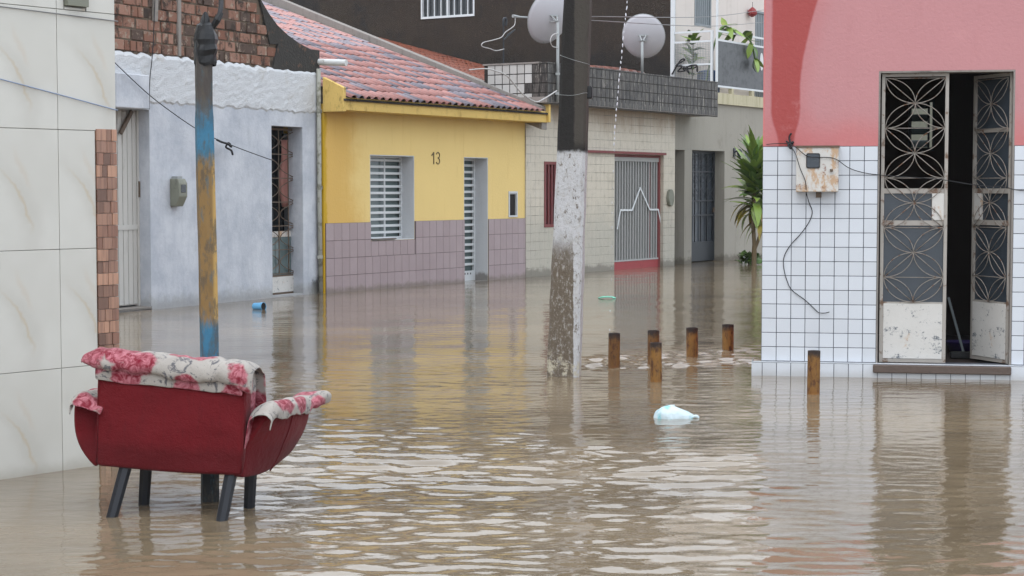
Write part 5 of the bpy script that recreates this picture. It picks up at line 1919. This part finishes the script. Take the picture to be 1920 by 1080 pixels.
# rusty electricity box
bx0, bz1 = PH.hit(1493, 274, -0.11)
bx1, bz0_ = PH.hit(1572, 360, -0.11)
eb = thing('electric_box', 'rust streaked white electricity box on the white tiled wall', 'meter box', PH.world((bx0 + bx1) / 2, -0.004, bz0_), PH.a)
wE, hE = bx1 - bx0, bz1 - bz0_
MB().box(-wE / 2, wE / 2, -0.11, 0, 0, hE).build('case', M['rusty_white'], eb, bevel=0.008, seg=2)
bx('lid_edge', M['rusty_iron'], eb, -wE / 2 - 0.006, wE / 2 + 0.006, -0.118, 0.0, hE - 0.012, hE + 0.004)
cxw, czw = -wE / 2 + wE * 0.40, hE * 0.68
rr_ = 0.052
pw = [(cxw + sx_ * 0.040 + 0.014 * math.cos(R(a0 + j * 30)), czw + sz_ * 0.046 + 0.014 * math.sin(R(a0 + j * 30)))
      for sx_, sz_, a0 in ((1, -1, -90), (1, 1, 0), (-1, 1, 90), (-1, -1, 180)) for j in range(4)]
MB().prism(pw, -0.1165, -0.1105).build('window_seal', M['black_plastic'], eb)
MB().prism([(cxw + (a - cxw) * 0.86, czw + (b - czw) * 0.86) for a, b in pw], -0.1185, -0.1166).build('meter_window', M['grey_glass'], eb)
MB().lathe([(0.012, 0), (0.012, 0.02)], 8).build('lock', M['rusty_iron'], eb).location = (wE * 0.33, -0.125, hE * 0.44)
bx('drain_lug', M['rusty_iron'], eb, -0.01, 0.035, -0.06, -0.03, -0.045, -0.001)

# cables of the pink house
kn = PH.hit(1481, 268, -0.02)
kp = [(1474, 264), (1483, 272), (1487, 266), (1478, 272), (1484, 278), (1480, 258), (1484, 250)]
rr = random.Random(6)
g = MB().tube(smooth_path([PH.world(*(lambda h, o: (h[0], o, h[1]))(PH.hit(a, b, -0.03), -0.03 + rr.uniform(-.012, .012))) for a, b in kp]), 0.008, 6).build('wire_knot', M['cable'], smooth=True)
tag(g, 'black taped cable joint at the top left of the rusty electricity box', 'cable')
front_cable(PH, [(1437, 271, -0.012), (1455, 269, -0.02), (1480, 269, -0.03)], -0.02, 0.0032, M['cable'], 'cable', 'short black cable from the pink house corner to the taped joint')
front_cable(PH, [(1480, 269, -0.03), (1492, 276, -0.125), (1512, 292, -0.128), (1530, 295, -0.128), (1545, 295, -0.126), (1560, 296, -0.124), (1572, 301, -0.118), (1590, 314, -0.03), (1612, 322, -0.02), (1640, 327, -0.015), (1700, 332, -0.02), (1760, 336, -0.02), (1815, 345, -0.02), (1850, 349, -0.02), (1880, 350, -0.02), (1905, 356, -0.015), (1930, 358, -0.012)], -0.02, 0.0032, M['cable'], 'cable', 'black cable running from the electricity box across the grille door')
front_cable(PH, [(1482, 272, -0.03), (1492, 290, -0.128), (1500, 315, -0.128), (1510, 340, -0.128), (1512, 362, -0.10), (1517, 380, -0.02), (1523, 398, -0.012), (1516, 418, -0.012), (1500, 440, -0.012), (1482, 460, -0.012), (1470, 482, -0.012), (1470, 505, -0.012), (1477, 530, -0.012), (1486, 545, -0.012), (1510, 563, -0.012), (1525, 577, -0.012), (1535, 586, -0.015), (1547, 587, -0.02), (1555, 585, -0.03)], -0.02, 0.0034, M['cable'], 'cable', 'loose black cable curling down the white tiles below the electricity box')

# ================================================================== CONCRETE POLE
cp = gnd(1058, 706)
POLE_A = R(-8.0)
pole = thing('concrete_pole', 'leaning concrete pole, dark above and flaking white paint below', 'pole', (cp.x, cp.y + 0.08, 0), POLE_A)
ppm = F / cp.y
zs_ = [GZ] + [0.15 * k for k in range(0, 62)]
vs, fs = [], []
rr = random.Random(14)
for i, z in enumerate(zs_):
    f = z / 3.0
    wx = (0.262 - 0.055 * f) / 2 if f < 1.3 else (0.262 - 0.055 * 1.3 - 0.012 * (f - 1.3)) / 2
    wy = (0.235 - 0.035 * f) / 2 if f < 1.3 else (0.235 - 0.035 * 1.3 - 0.010 * (f - 1.3)) / 2
    wx, wy = max(wx, 0.06), max(wy, 0.06)
    ox = 0.035 * z
    j = lambda: rr.uniform(-0.004, 0.004)
    c_ = 0.022
    ring = [(-wx + c_, -wy), (wx - c_, -wy), (wx, -wy + c_), (wx, wy - c_), (wx - c_, wy), (-wx + c_, wy), (-wx, wy - c_), (-wx, -wy + c_)]
    for a, b in ring:
        vs.append((a + ox + j(), b + j(), z))
n_ = 8
for i in range(len(zs_) - 1):
    for k in range(n_):
        a, b = i * n_ + k, i * n_ + (k + 1) % n_
        fs.append((a, b, b + n_, a + n_))
fs.append(tuple(range(n_ - 1, -1, -1)))
fs.append(tuple(range((len(zs_) - 1) * n_, len(zs_) * n_)))
MB().add(vs, fs).build('shaft', M['pole'], pole)
# wires tied round the pole
for k, (y0, y1) in enumerate(((104, 122), (180, 176))):
    za, zb = CAMZ + (HOR - y0) / ppm, CAMZ + (HOR - y1) / ppm
    ox0 = 0.035 * za
    MB().tube(smooth_path([(-0.115 + ox0, 0.0, za), (-0.105 + ox0, -0.125, za + (zb - za) * .15), (0.0 + ox0, -0.122, (za + zb) / 2 - 0.01), (0.10 + ox0, -0.122, zb), (0.112 + ox0, 0.0, zb)]), 0.0016, 5).build('tie_wire', M['galv'], pole, smooth=True)
bx('insulator', M['black_plastic'], pole, 0.10 + 0.035 * 2.25, 0.15 + 0.035 * 2.25, -0.06, 0.0, 2.22, 2.32, bevel=0.01)
# overhead lines leaving the pole to the right, in front of the dark wall
pr0 = cp + Vector((0.2, 0.1, 0))
for k, (ya_, yb_, lab) in enumerate(((31, 30, 'upper thin overhead wire from the pole to the balcony'), (38, 41, 'lower thin overhead wire from the pole to the balcony'))):
    A = at_depth(1105, ya_, cp.y + 0.1)
    B = at_depth(1436, yb_ - (12 if k == 0 else 0), 30.0)
    mid = (A + B) / 2 - Vector((0, 0, 0.06))
    o = MB().tube(smooth_path([A, mid, B]), 0.004, 5).build('overhead_wire', M['grey_cable'], smooth=True)
    tag(o, lab, 'wire')

# ================================================================== PAINTED POST behind the armchair
pp = gnd(391, 944)
post = thing('painted_post', 'old wooden post with flaking blue and ochre paint behind the red armchair', 'post', (pp.x, pp.y + 0.04, 0), R(20))
ppm2 = F / (pp.y + 0.04)
vs, fs = [], []
rr = random.Random(17)
zs_ = [GZ, 0.0] + [0.04 * k for k in range(1, 56)]
n_ = 10
ztop_p = 2.27
zs_ = [z for z in zs_ if z <= ztop_p]
for z in zs_:
    r_ = 0.0435 if z < 1.85 else 0.041
    if 1.86 < z < 1.98:
        r_ = 0.0405
    if z > 2.08:
        r_ = 0.043
    for k in range(n_):
        an = 2 * math.pi * k / n_
        q = r_ * (1 + 0.05 * mnoise.noise(Vector((math.cos(an) * 2, math.sin(an) * 2, z * 3))))
        sq = 1.0 / max(abs(math.cos(an)), abs(math.sin(an)), 0.80)
        vs.append((q * math.cos(an) * sq * 0.92 - 0.002 * z + (0.006 * math.sin(z * 2.3)), q * math.sin(an) * sq * 0.92, z))
for i in range(len(zs_) - 1):
    for k in range(n_):
        a, b = i * n_ + k, i * n_ + (k + 1) % n_
        fs.append((a, b, b + n_, a + n_))
fs.append(tuple(range((len(zs_) - 1) * n_, len(zs_) * n_)))
MB().add(vs, fs).build('shaft', M['post'], post)
# charred, tape-wrapped head: one lumpy black sleeve
vs, fs = [], []
n_, prof = 14, [(0.047, 2.085), (0.052, 2.10), (0.050, 2.13), (0.055, 2.155), (0.052, 2.18), (0.057, 2.205), (0.054, 2.23), (0.046, 2.255), (0.040, 2.275), (0.024, 2.285), (0.020, 2.305), (0.010, 2.33), (0.003, 2.335)]
for r_, z in prof:
    for k in range(n_):
        an = 2 * math.pi * k / n_
        q = r_ * (1 + 0.22 * mnoise.noise(Vector((math.cos(an) * 1.7, math.sin(an) * 1.7, z * 16))))
        vs.append((q * math.cos(an), q * math.sin(an), z + 0.012 * mnoise.noise(Vector((math.cos(an) * 2, math.sin(an) * 2, z * 9)))))
for i in range(len(prof) - 1):
    for k in range(n_):
        a, b = i * n_ + k, i * n_ + (k + 1) % n_
        fs.append((a, b, b + n_, a + n_))
fs.append(tuple(range((len(prof) - 1) * n_, len(prof) * n_)))
MB().add(vs, fs).build('tape_wrap', M['black_plastic'], post)
MB().tube([(0.03, 0.0, 2.26), (0.055, -0.01, 2.30), (0.075, 0.0, 2.335)], [0.014, 0.018, 0.014], 6).build('insulator', M['black_plastic'], post)
MB().tube(smooth_path([(0.06, 0.0, 2.31), (0.085, 0.05, 2.38), (0.11, 0.2, 2.55), (0.25, 0.8, 3.2)]), 0.012, 6).build('service_cable', M['cable'], post, smooth=True)

# ================================================================== BOLLARDS
bol = [(1152, 690, 625, 'leftmost rusty bollard, beside the concrete pole'),
       (1226, 684, 620, 'rusty bollard half hidden behind a nearer one'),
       (1231, 717, 643, 'tallest rusty bollard left of the pink house, in front of a half hidden one'),
       (1299, 670, 615, 'rusty bollard second from the right of the distant row'),
       (1366, 656, 609, 'rightmost rusty bollard of those left of the white tiled corner'),
       (1527, 740, 658, 'rusty bollard standing in front of the white tiled wall')]
for px, yb_, yt_, lab in bol:
    g0 = gnd(px, yb_)
    sc_ = F / g0.y
    h_ = (yb_ - yt_) / sc_ * 1.0
    rad = 0.5 * 22 / sc_ if px < 1400 else 0.5 * 24 / sc_
    b_ = thing('bollard', lab, 'bollard', (g0.x, g0.y + rad, 0), 0, 'rusty bollards at the street corner')
    rr = random.Random(px)
    n_, vs, fs = 16, [], []
    zs_ = [GZ] + [h_ * k / 8 for k in range(9)]
    off = 0.34 - h_
    prof = []
    lean = rr.uniform(-0.035, 0.035)
    for z in zs_:
        for k in range(n_):
            an = 2 * math.pi * k / n_
            r_ = rad * (1 + rr.uniform(-0.012, 0.012))
            vs.append((r_ * math.cos(an) + lean * z, r_ * math.sin(an), z + off))
    for i in range(len(zs_) - 1):
        for k in range(n_):
            a, b = i * n_ + k, i * n_ + (k + 1) % n_
            fs.append((a, b, b + n_, a + n_))
    N = len(vs)
    top = [(vs[(len(zs_) - 1) * n_ + k][0] * 0.82, vs[(len(zs_) - 1) * n_ + k][1] * 0.82, h_ + off) for k in range(n_)]
    inn = [(a, b, h_ + off - 0.05) for a, b, c in top]
    vs += top + inn
    base = (len(zs_) - 1) * n_
    for k in range(n_):
        k2 = (k + 1) % n_
        fs.append((base + k, base + k2, N + k2, N + k))
        fs.append((N + k, N + k2, N + n_ + k2, N + n_ + k))
    fs.append(tuple(range(N + n_, N + 2 * n_)))
    o = MB().add(vs, fs).build('pipe', M['rust'], b_)
    o.location = (0, 0, -off)


# ================================================================== RED ARMCHAIR seen from behind
co_ = at_depth(312, 900, 8.0)
TH = R(-8.0)
ROLL = R(2.6)
ch = thing('armchair', 'wide red upholstered armchair on four dark splayed legs, seen from behind', 'armchair', (co_.x, co_.y, 0), 0)
ch.rotation_euler = (0, ROLL, TH)


def rounded(o, lv=2, w=None):
    if w:
        b = o.modifiers.new('round', 'BEVEL')
        b.width, b.segments, b.limit_method = w, 4, 'ANGLE'
    for p in o.data.polygons:
        p.use_smooth = True
    return o


def puff_box(x0, x1, y0, y1, z0, z1, nx, ny, nz, fn):
    """closed subdivided box whose points pass through fn"""
    idx, vs, fs = {}, [], []

    def V(i, j, k):
        key = (i, j, k)
        if key not in idx:
            idx[key] = len(vs)
            vs.append(fn(x0 + (x1 - x0) * i / nx, y0 + (y1 - y0) * j / ny, z0 + (z1 - z0) * k / nz, i / nx * 2 - 1, j / ny * 2 - 1, k / nz * 2 - 1))
        return idx[key]
    for i in range(nx):
        for j in range(ny):
            fs.append((V(i, j, 0), V(i, j + 1, 0), V(i + 1, j + 1, 0), V(i + 1, j, 0)))
            fs.append((V(i, j, nz), V(i + 1, j, nz), V(i + 1, j + 1, nz), V(i, j + 1, nz)))
    for i in range(nx):
        for k in range(nz):
            fs.append((V(i, 0, k), V(i + 1, 0, k), V(i + 1, 0, k + 1), V(i, 0, k + 1)))
            fs.append((V(i, ny, k), V(i, ny, k + 1), V(i + 1, ny, k + 1), V(i + 1, ny, k)))
    for j in range(ny):
        for k in range(nz):
            fs.append((V(0, j, k), V(0, j, k + 1), V(0, j + 1, k + 1), V(0, j + 1, k)))
            fs.append((V(nx, j, k), V(nx, j + 1, k), V(nx, j + 1, k + 1), V(nx, j, k + 1)))
    return MB().add(vs, fs)


BW = 0.352


def fback(x, y, z, u, v, w):
    # rounded lower corners, slight belly, soft dents
    xx = x
    if z < 0.30:
        f = (0.30 - z) / 0.09
        xx = x * (1 - 0.035 * f * f)
    bulge = 0.012 * (1 - u * u) * (1 - w * w)
    yy = y + (-bulge if v < 0 else bulge) + 0.005 * mnoise.noise(Vector((x * 6, z * 7, 2))) + 0.002 * mnoise.noise(Vector((x * 17, z * 15, 5)))
    return (xx, yy, z + (0.012 * (u * u) if w < -0.99 else 0) - 0.006 * abs(u) ** 6)


o = puff_box(-BW, BW, 0.0, 0.10, 0.205, 0.698, 24, 3, 18, fback).build('back_panel', M['velvet'], ch)
rounded(o, w=0.016)
for sx_ in (-1, 1):
    MB().tube([(sx_ * (BW - 0.006), -0.0005, 0.23 + 0.045 * k) for k in range(11)], 0.0035, 5).build('seam', M['velvet'], o, smooth=True)
o = puff_box(-0.345, 0.345, 0.09, 0.50, 0.212, 0.39, 16, 10, 5, lambda x, y, z, u, v, w: (x, y, z + (0.06 * max(0, v) ** 2 if w < 0 else 0))).build('seat_base', M['velvet'], ch)
rounded(o, w=0.03)
o = puff_box(-0.335, 0.335, 0.20, 0.56, 0.385, 0.45, 14, 10, 3, lambda x, y, z, u, v, w: (x, y, z + 0.02 * (1 - u ** 4) * (1 - v ** 4) * (w > 0))).build('seat_cushion', M['rose'], ch)
rounded(o, w=0.02)
o = puff_box(-0.33, 0.345, 0.101, 0.21, 0.38, 0.68, 14, 4, 10, lambda x, y, z, u, v, w: (x, y + 0.03 * (1 - u ** 4) * (1 - w ** 4) * (v > 0), z)).build('back_cushion', M['rose'], ch)
rounded(o, w=0.03)


def arm_pt(s, h, side):
    """outer surface of an arm: s 0 rear .. 1 front, h 0 bottom .. 1 top"""
    c = 1 - (1 - h) ** (2.0 if side > 0 else 3.4)
    rear, frnt = 0.350 + 0.118 * c, 0.440 + 0.070 * c
    if side > 0:
        rear = 0.352 + 0.116 * max(0.0, (h - 0.42) / 0.58) ** 1.15
    xx = rear + (frnt - rear) * s + 0.012 * math.sin(math.pi * s) + 0.028 * math.sin(math.pi * s) * math.sin(math.pi * h)
    yr_ = 0.006 + (0.05 if side > 0 else 0.015) * h
    yf_ = 0.475 + 0.085 * math.sin(math.pi * 0.5 * min(1, h * 1.1)) + 0.03 * math.sin(math.pi * h)
    z0_ = 0.204 - 0.012 * math.sin(math.pi * min(1, s * 1.3)) + 0.040 * s ** 2.4
    zz = z0_ * (1 - h) + h * (0.515 - 0.022 * s)
    return Vector((side * xx, yr_ + (yf_ - yr_) * s, zz))


for side in (-1, 1):
    vs, fs = [], []
    ns, nh = 14, 12
    for i in range(ns + 1):
        for k in range(nh + 1):
            vs.append(arm_pt(i / ns, k / nh, side))
    for i in range(ns):
        for k in range(nh):
            a = i * (nh + 1) + k
            q = (a, a + nh + 1, a + nh + 2, a + 1)
            fs.append(q if side > 0 else q[::-1])
    o = MB().add(vs, fs).build('arm', M['velvet'], ch, smooth=True)
    so = o.modifiers.new('thick', 'SOLIDIFY')
    so.thickness = 0.075 if side > 0 else 0.115
    so.offset = -1
    rounded(o, w=0.014)
    ps = [arm_pt(0.46 + 0.05 * (1 - k / 12), k / 12, side) + Vector((side * 0.001, 0, 0)) for k in range(13)]
    MB().tube(ps, 0.004, 5).build('seam', M['velvet'], o, smooth=True)

legs = [((-0.215, 0.06, 0.25), (-0.248, -0.028, 0.0)), ((0.285, 0.06, 0.25), (0.268, -0.028, 0.0)),
        ((-0.20, 0.27, 0.25), (-0.212, 0.285, 0.0)), ((0.312, 0.27, 0.25), (0.305, 0.285, 0.0))]
inv = (Matrix.Rotation(TH, 4, 'Z') @ Matrix.Rotation(ROLL, 4, 'Y')).inverted()
for a, b in legs:
    a, b = Vector(a), Vector(b)
    d = b - a
    # prolong to the street under the water
    e = a + d * ((a.z - GZ - 0.005 * 0) / (a.z - b.z))
    roll_dz = -e.x * math.sin(ROLL)
    e = a + d * ((a.z - (GZ - roll_dz)) / (a.z - b.z))
    MB().tube([a, (a + e) / 2, e], [0.031, 0.028, 0.022], 8).build('leg', M['chair_leg'], ch)

# floral cover thrown over the back and the arms
fc = thing('floral_cover', 'rose patterned cover draped over the back and arms of the red armchair', 'cover', (co_.x, co_.y, 0), 0)
fc.rotation_euler = (0, ROLL, TH)


def sheet(nu, nv, fn, name, parent, mat, th=0.008):
    vs = [fn(i / nu, k / nv) for i in range(nu + 1) for k in range(nv + 1)]
    fs = [(i * (nv + 1) + k, (i + 1) * (nv + 1) + k, (i + 1) * (nv + 1) + k + 1, i * (nv + 1) + k + 1) for i in range(nu) for k in range(nv)]
    o = MB().add(vs, fs).build(name, mat, parent, smooth=True)
    so = o.modifiers.new('thick', 'SOLIDIFY')
    so.thickness = th
    so.offset = 1
    ss = o.modifiers.new('soft', 'SUBSURF')
    ss.levels = ss.render_levels = 1
    return o


def poly_at(pts, f):
    f = min(max(f, 0), 1) * (len(pts) - 1)
    i = min(int(f), len(pts) - 2)
    return Vector(pts[i]).lerp(Vector(pts[i + 1]), f - i)


N3 = lambda x, y, z: mnoise.noise(Vector((x, y, z)))


def under(u, v):
    """flat layer lying against the outside of the back"""
    x = -0.357 + 0.70 * u
    hem = 0.612 - 0.030 * u + 0.010 * N3(x * 7, 0, 5) + 0.006 * N3(x * 22, 0, 3)
    prof = [(-0.010, hem), (-0.012, 0.65), (-0.010, 0.685), (0.004, 0.706), (0.05, 0.712)]
    y, z = poly_at([(0, a, b) for a, b in prof], v)[1:]
    return (x, y - 0.004 + 0.004 * N3(x * 12, z * 14, 1), z)


sheet(40, 10, under, 'under_layer', fc, M['rose'], 0.005)


def roll(u, v):
    """thick rolled edge over the top of the back"""
    x = -0.405 + 0.790 * u
    lump = 0.016 * N3(x * 7, 1, 2) + 0.010 * N3(x * 19, v * 5, 2)
    hem = 0.664 - 0.028 * u + 0.014 * N3(x * 5.5, 0, 9) - (0.030 * max(0, (u - 0.80) / 0.2) ** 1.5)
    if u < 0.06:
        hem += 0.02 * (0.06 - u) / 0.06
    prof = [(-0.028, hem + 0.008), (-0.036, hem), (-0.046, hem + 0.022), (-0.042, 0.700), (-0.018, 0.728), (0.03, 0.738), (0.09, 0.734), (0.15, 0.712), (0.19, 0.66), (0.225, 0.56), (0.235, 0.45)]
    p = poly_at([(0, a, b) for a, b in prof], v)
    end = max(0.0, abs(u - 0.5) * 2 - 0.90) / 0.10
    y, z = p[1], p[2]
    y = y + (0.06 - y) * 0.25 * end * (v < 0.75)
    z = z - 0.030 * end * (0.2 < v < 0.75) + (0.012 * (1 - u) - 0.012 * u)
    return (x - (0.02 if (u < 0.02 and v < 0.5) else 0), y + lump * (0.6 if v < 0.5 else 1), z + lump + 0.007 * N3(x * 32, v * 13, 7))


sheet(54, 22, roll, 'back_drape', fc, M['rose'], 0.008)

for side in (-1, 1):
    def armd(u, v, side=side):
        s = -0.10 + 1.22 * u
        top = arm_pt(min(max(s, 0), 1), 1.0, side)
        if s > 1:
            top = top + Vector((side * 0.02, 0.09 * (s - 1) / 0.12, 0.012 * (s - 1) / 0.12))
        if s < 0:
            top = top + Vector((-side * 0.01, 0.06 * s / 0.1, -0.05 * (-s) / 0.1))
        prof = [(0.010, -0.040), (0.014, -0.022), (0.016, 0.004), (-0.004, 0.030), (-0.05, 0.030), (-0.085, 0.002), (-0.092, -0.06), (-0.10, -0.14)] if side > 0 else [(0.010, -0.020), (0.014, -0.012), (0.016, 0.004), (-0.004, 0.026), (-0.05, 0.026), (-0.085, 0.012), (-0.12, 0.004), (-0.14, -0.01)]
        p = poly_at([(0, a, b) for a, b in prof], v)
        flare = 1.0 + 0.5 * max(0, (u - 0.8) / 0.2)
        hemn = 0.022 * N3(u * 6, side * 2, 3) * (1 - v) ** 2
        lump = 0.016 * N3(u * 9, v * 4, side * 3 + 5) + 0.010 * N3(u * 24, v * 9, side)
        tip = 0.0
        if u > 0.93 and v < 0.45:
            tip = 0.035 * (u - 0.93) / 0.07
        return (top.x + side * (p[1] * flare + tip + lump * 0.5), top.y + 0.01 * N3(u * 7, v * 5, 9) + tip * 0.6, top.z + p[2] * (0.7 if u > 0.85 else 1) + lump + hemn + (0.012 if tip else 0))
    o = sheet(34, 16, armd, 'arm_drape', fc, M['rose'], 0.007)
    if side < 0:
        o.data.polygons.foreach_set('use_smooth', [True] * len(o.data.polygons))

# ================================================================== FLOATING LITTER
p = gnd(1265, 783)
bg_ = thing('plastic_bag', 'knotted pale blue white plastic bag floating in front of the bollards', 'bag', (p.x, p.y, 0), R(6))
vs, fs = [], []
nu, nv = 30, 12
for k in range(nv + 1):
    for i in range(nu):
        a = 2 * math.pi * i / nu
        f = k / nv
        r_ = math.cos(f * math.pi / 2) ** 0.62
        ww = 1 + 0.10 * N3(math.cos(a) * 2.2, math.sin(a) * 2.2, f * 3)
        crease = 0.010 * abs(N3(math.cos(a) * 7, math.sin(a) * 7, f * 9))
        x = 0.140 * r_ * ww * math.cos(a)
        vs.append((x, 0.085 * r_ * ww * math.sin(a), -0.02 + (0.088 + 0.02 * math.cos(a + 2.6)) * math.sin(f * math.pi / 2) ** 0.75 * (1 - 0.12 * (x / 0.13) ** 2) - crease))
for k in range(nv):
    for i in range(nu):
        a, b = k * nu + i, k * nu + (i + 1) % nu
        fs.append((a, b, b + nu, a + nu))
MB().add(vs, fs).build('bag_body', M['bag'], bg_, smooth=True)
MB().tube(smooth_path([(0.11, -0.03, 0.004), (0.135, -0.04, 0.012), (0.15, -0.035, 0.0)]), [0.012] * 12 + [0.003], 6).build('knot', M['bag'], bg_, smooth=True)

p = gnd(484, 580)
cu = thing('plastic_cup', 'small sky blue plastic cup floating on its side near the limewashed wall', 'cup', (p.x, p.y, 0.035), 0)
dirv = Vector((0.85, -0.52, 0.04)).normalized()
q = dirv.to_track_quat('Z', 'Y').to_matrix().to_4x4()
m = MB().lathe([(0.0422, -0.065), (0.046, -0.06), (0.052, 0.085), (0.054, 0.09), (0.0495, 0.09), (0.043, -0.05)], 22)
m.v = [tuple(q @ Vector(v)) for v in m.v]
m.build('cup_body', M['blue_cup'], cu)
m = MB().lathe([(0.046, 0.0), (0.0495, 0.082), (0.046, 0.083)], 22)
m.v = [tuple(q @ Vector(v)) for v in m.v]
m.build('cup_shade', M['dark'], cu)  # dark plug paints the shade inside the open cup

p = gnd(1138, 560)
mp = thing('plastic_scrap', 'flat mint green plastic scrap floating right of the concrete pole', 'litter', (p.x, p.y, 0.0), R(-10))
vs, fs = [], []
for i in range(11):
    for k in range(5):
        f = i / 10 - 0.5
        wv = 0.13 * math.sqrt(max(0.02, 1 - 4 * f * f))
        vs.append((0.24 * f, wv * (k / 4 - 0.5), 0.012 + 0.02 * (1 - 4 * f * f) + 0.012 * N3(i * 0.7, k * 0.9, 1)))
for i in range(10):
    for k in range(4):
        a = i * 5 + k
        fs.append((a, a + 5, a + 6, a + 1))
o = MB().add(vs, fs).build('sheet', M['mint'], mp, smooth=True)
so = o.modifiers.new('thick', 'SOLIDIFY')
so.thickness = 0.012

# ================================================================== PLANTS in front of the grey wall
pb_ = gnd(1413, 497)
pl = thing('dracaena', 'tall dracaena with long arching leaves beside the pink house corner', 'plant', (pb_.x, pb_.y, 0), 0)
MB().tube(smooth_path([(0.0, 0, GZ), (0.01, 0, 0.4), (-0.02, 0, 0.9), (0.0, 0, 1.5), (-0.01, 0, 2.05)]), [0.05] * 6 + [0.04] * 19, 8).build('stem', M['stem'], pl, smooth=True)
MB().tube(smooth_path([(0.0, 0, 0.25), (0.12, 0.0, 0.6), (0.22, 0, 1.1), (0.26, 0, 1.6)]), 0.032, 8).build('stem', M['stem'], pl, smooth=True)
meshes = {'g': [strap_leaf(0.74, 0.115, 0.30, M['leaf']), strap_leaf(0.66, 0.125, 0.6, M['leaf']), strap_leaf(0.60, 0.11, 0.5, M['leaf_dark'])],
          'y': [strap_leaf(0.66, 0.10, 1.0, M['leaf_dry']), strap_leaf(0.6, 0.11, 1.1, M['leaf'])]}
rr = random.Random(77)
for k in range(170):
    f = rr.random() ** 0.8
    second = rr.random() < 0.33
    z = 1.05 + 1.02 * f
    x0 = 0.0
    if second:
        z = 0.75 + 1.0 * f
        x0 = 0.24
    low = f < 0.22
    el = -0.55 + 0.4 * rr.random() if low else (-0.15 + 1.25 * f + rr.uniform(-.2, .2))
    me = rr.choice(meshes['y'] if low else meshes['g'])
    s = rr.uniform(0.85, 1.25)
    o = link('leaf', me, pl, (x0, 0, z), (el, rr.uniform(-.3, .3), k * 2.39996))
    o.scale = (s, s, s)

pb2 = gnd(1402, 495.5)
sp_ = thing('low_shrub', 'low dark leafy shrub at the waterline below the dracaena', 'shrub', (pb2.x, pb2.y - 0.1, 0), 0)
MB().tube([(0, 0, GZ), (0.02, 0, 0.12)], 0.02, 5).build('stem', M['stem'], sp_)
sm_ = [strap_leaf(0.2, 0.09, 0.5, M['leaf_dark']), strap_leaf(0.17, 0.08, 0.2, M['leaf_dark'])]
for k in range(46):
    link('leaf', sm_[k % 2], sp_, (rr.uniform(-.14, .2), rr.uniform(-.08, .08), rr.uniform(0.0, 0.16)), (rr.uniform(-.2, 1.1), rr.uniform(-.4, .4), k * 2.4))

x, z = GH.hit(1391, 486, -0.02)
o = thing('wall_box', 'small grey box at the waterline left of the low shrub', 'box', GH.world(x, -0.001, 0), GH.a)
MB().wall(-0.11, 0.11, -0.05, 0.16, -0.09, 0.0, [(-0.07, 0.07, 0.01, 0.12)]).build('case', M['meter'], o)
bx('lid', M['dark_glass'], o, -0.069, 0.069, -0.07, -0.05, 0.011, 0.119)

# ================================================================== RUNOFF falling from the eaves beside the pole
rr = random.Random(44)
m = MB()
pth = [(1178, -10), (1170, 60), (1165, 110), (1159, 170), (1153, 240), (1149, 330), (1147, 430), (1146, 520), (1144, 600), (1143, 655)]


def on_path(y):
    for a, b in zip(pth[:-1], pth[1:]):
        if a[1] <= y <= b[1]:
            return a[0] + (b[0] - a[0]) * (y - a[1]) / (b[1] - a[1])
    return pth[-1][0]


y = -8.0
DD = 16.2
while y < 655:
    ln = rr.uniform(5, 9) if y < 270 else rr.uniform(4, 8)
    a = at_depth(on_path(y) + rr.uniform(-1, 1), y, DD)
    b = at_depth(on_path(y + ln) + rr.uniform(-.6, .6), y + ln, DD)
    r_ = rr.uniform(0.004, 0.0085) if y < 270 else rr.uniform(0.002, 0.005)
    m.tube([a, a.lerp(b, 0.3), a.lerp(b, 0.7), b], [r_ * 0.3, r_, r_ * 0.9, r_ * 0.2], 6)
    y += ln + (rr.uniform(2, 6) if y < 270 else rr.uniform(14, 40))
o = m.build('roof_runoff', M['drop'], smooth=True)
tag(o, 'string of rainwater drops falling right of the concrete pole', 'water drops', kind='stuff')


# ================================================================== RAINY AIR
HZ = NT('rain_haze')
HZ.t.nodes.remove(HZ.p)
pv = HZ.t.nodes.new('ShaderNodeVolumePrincipled')
pv.inputs['Color'].default_value = (0.97, 0.97, 0.97, 1)
pv.inputs['Density'].default_value = 0.0004
HZ.t.links.new(pv.outputs[0], HZ.o.inputs['Volume'])
hz = bx('haze', HZ.m, None, -75, 75, -45, 115, GZ - 1.3, 12.0)
tag(hz, 'thin veil of rain in the air over the street', kind='stuff')
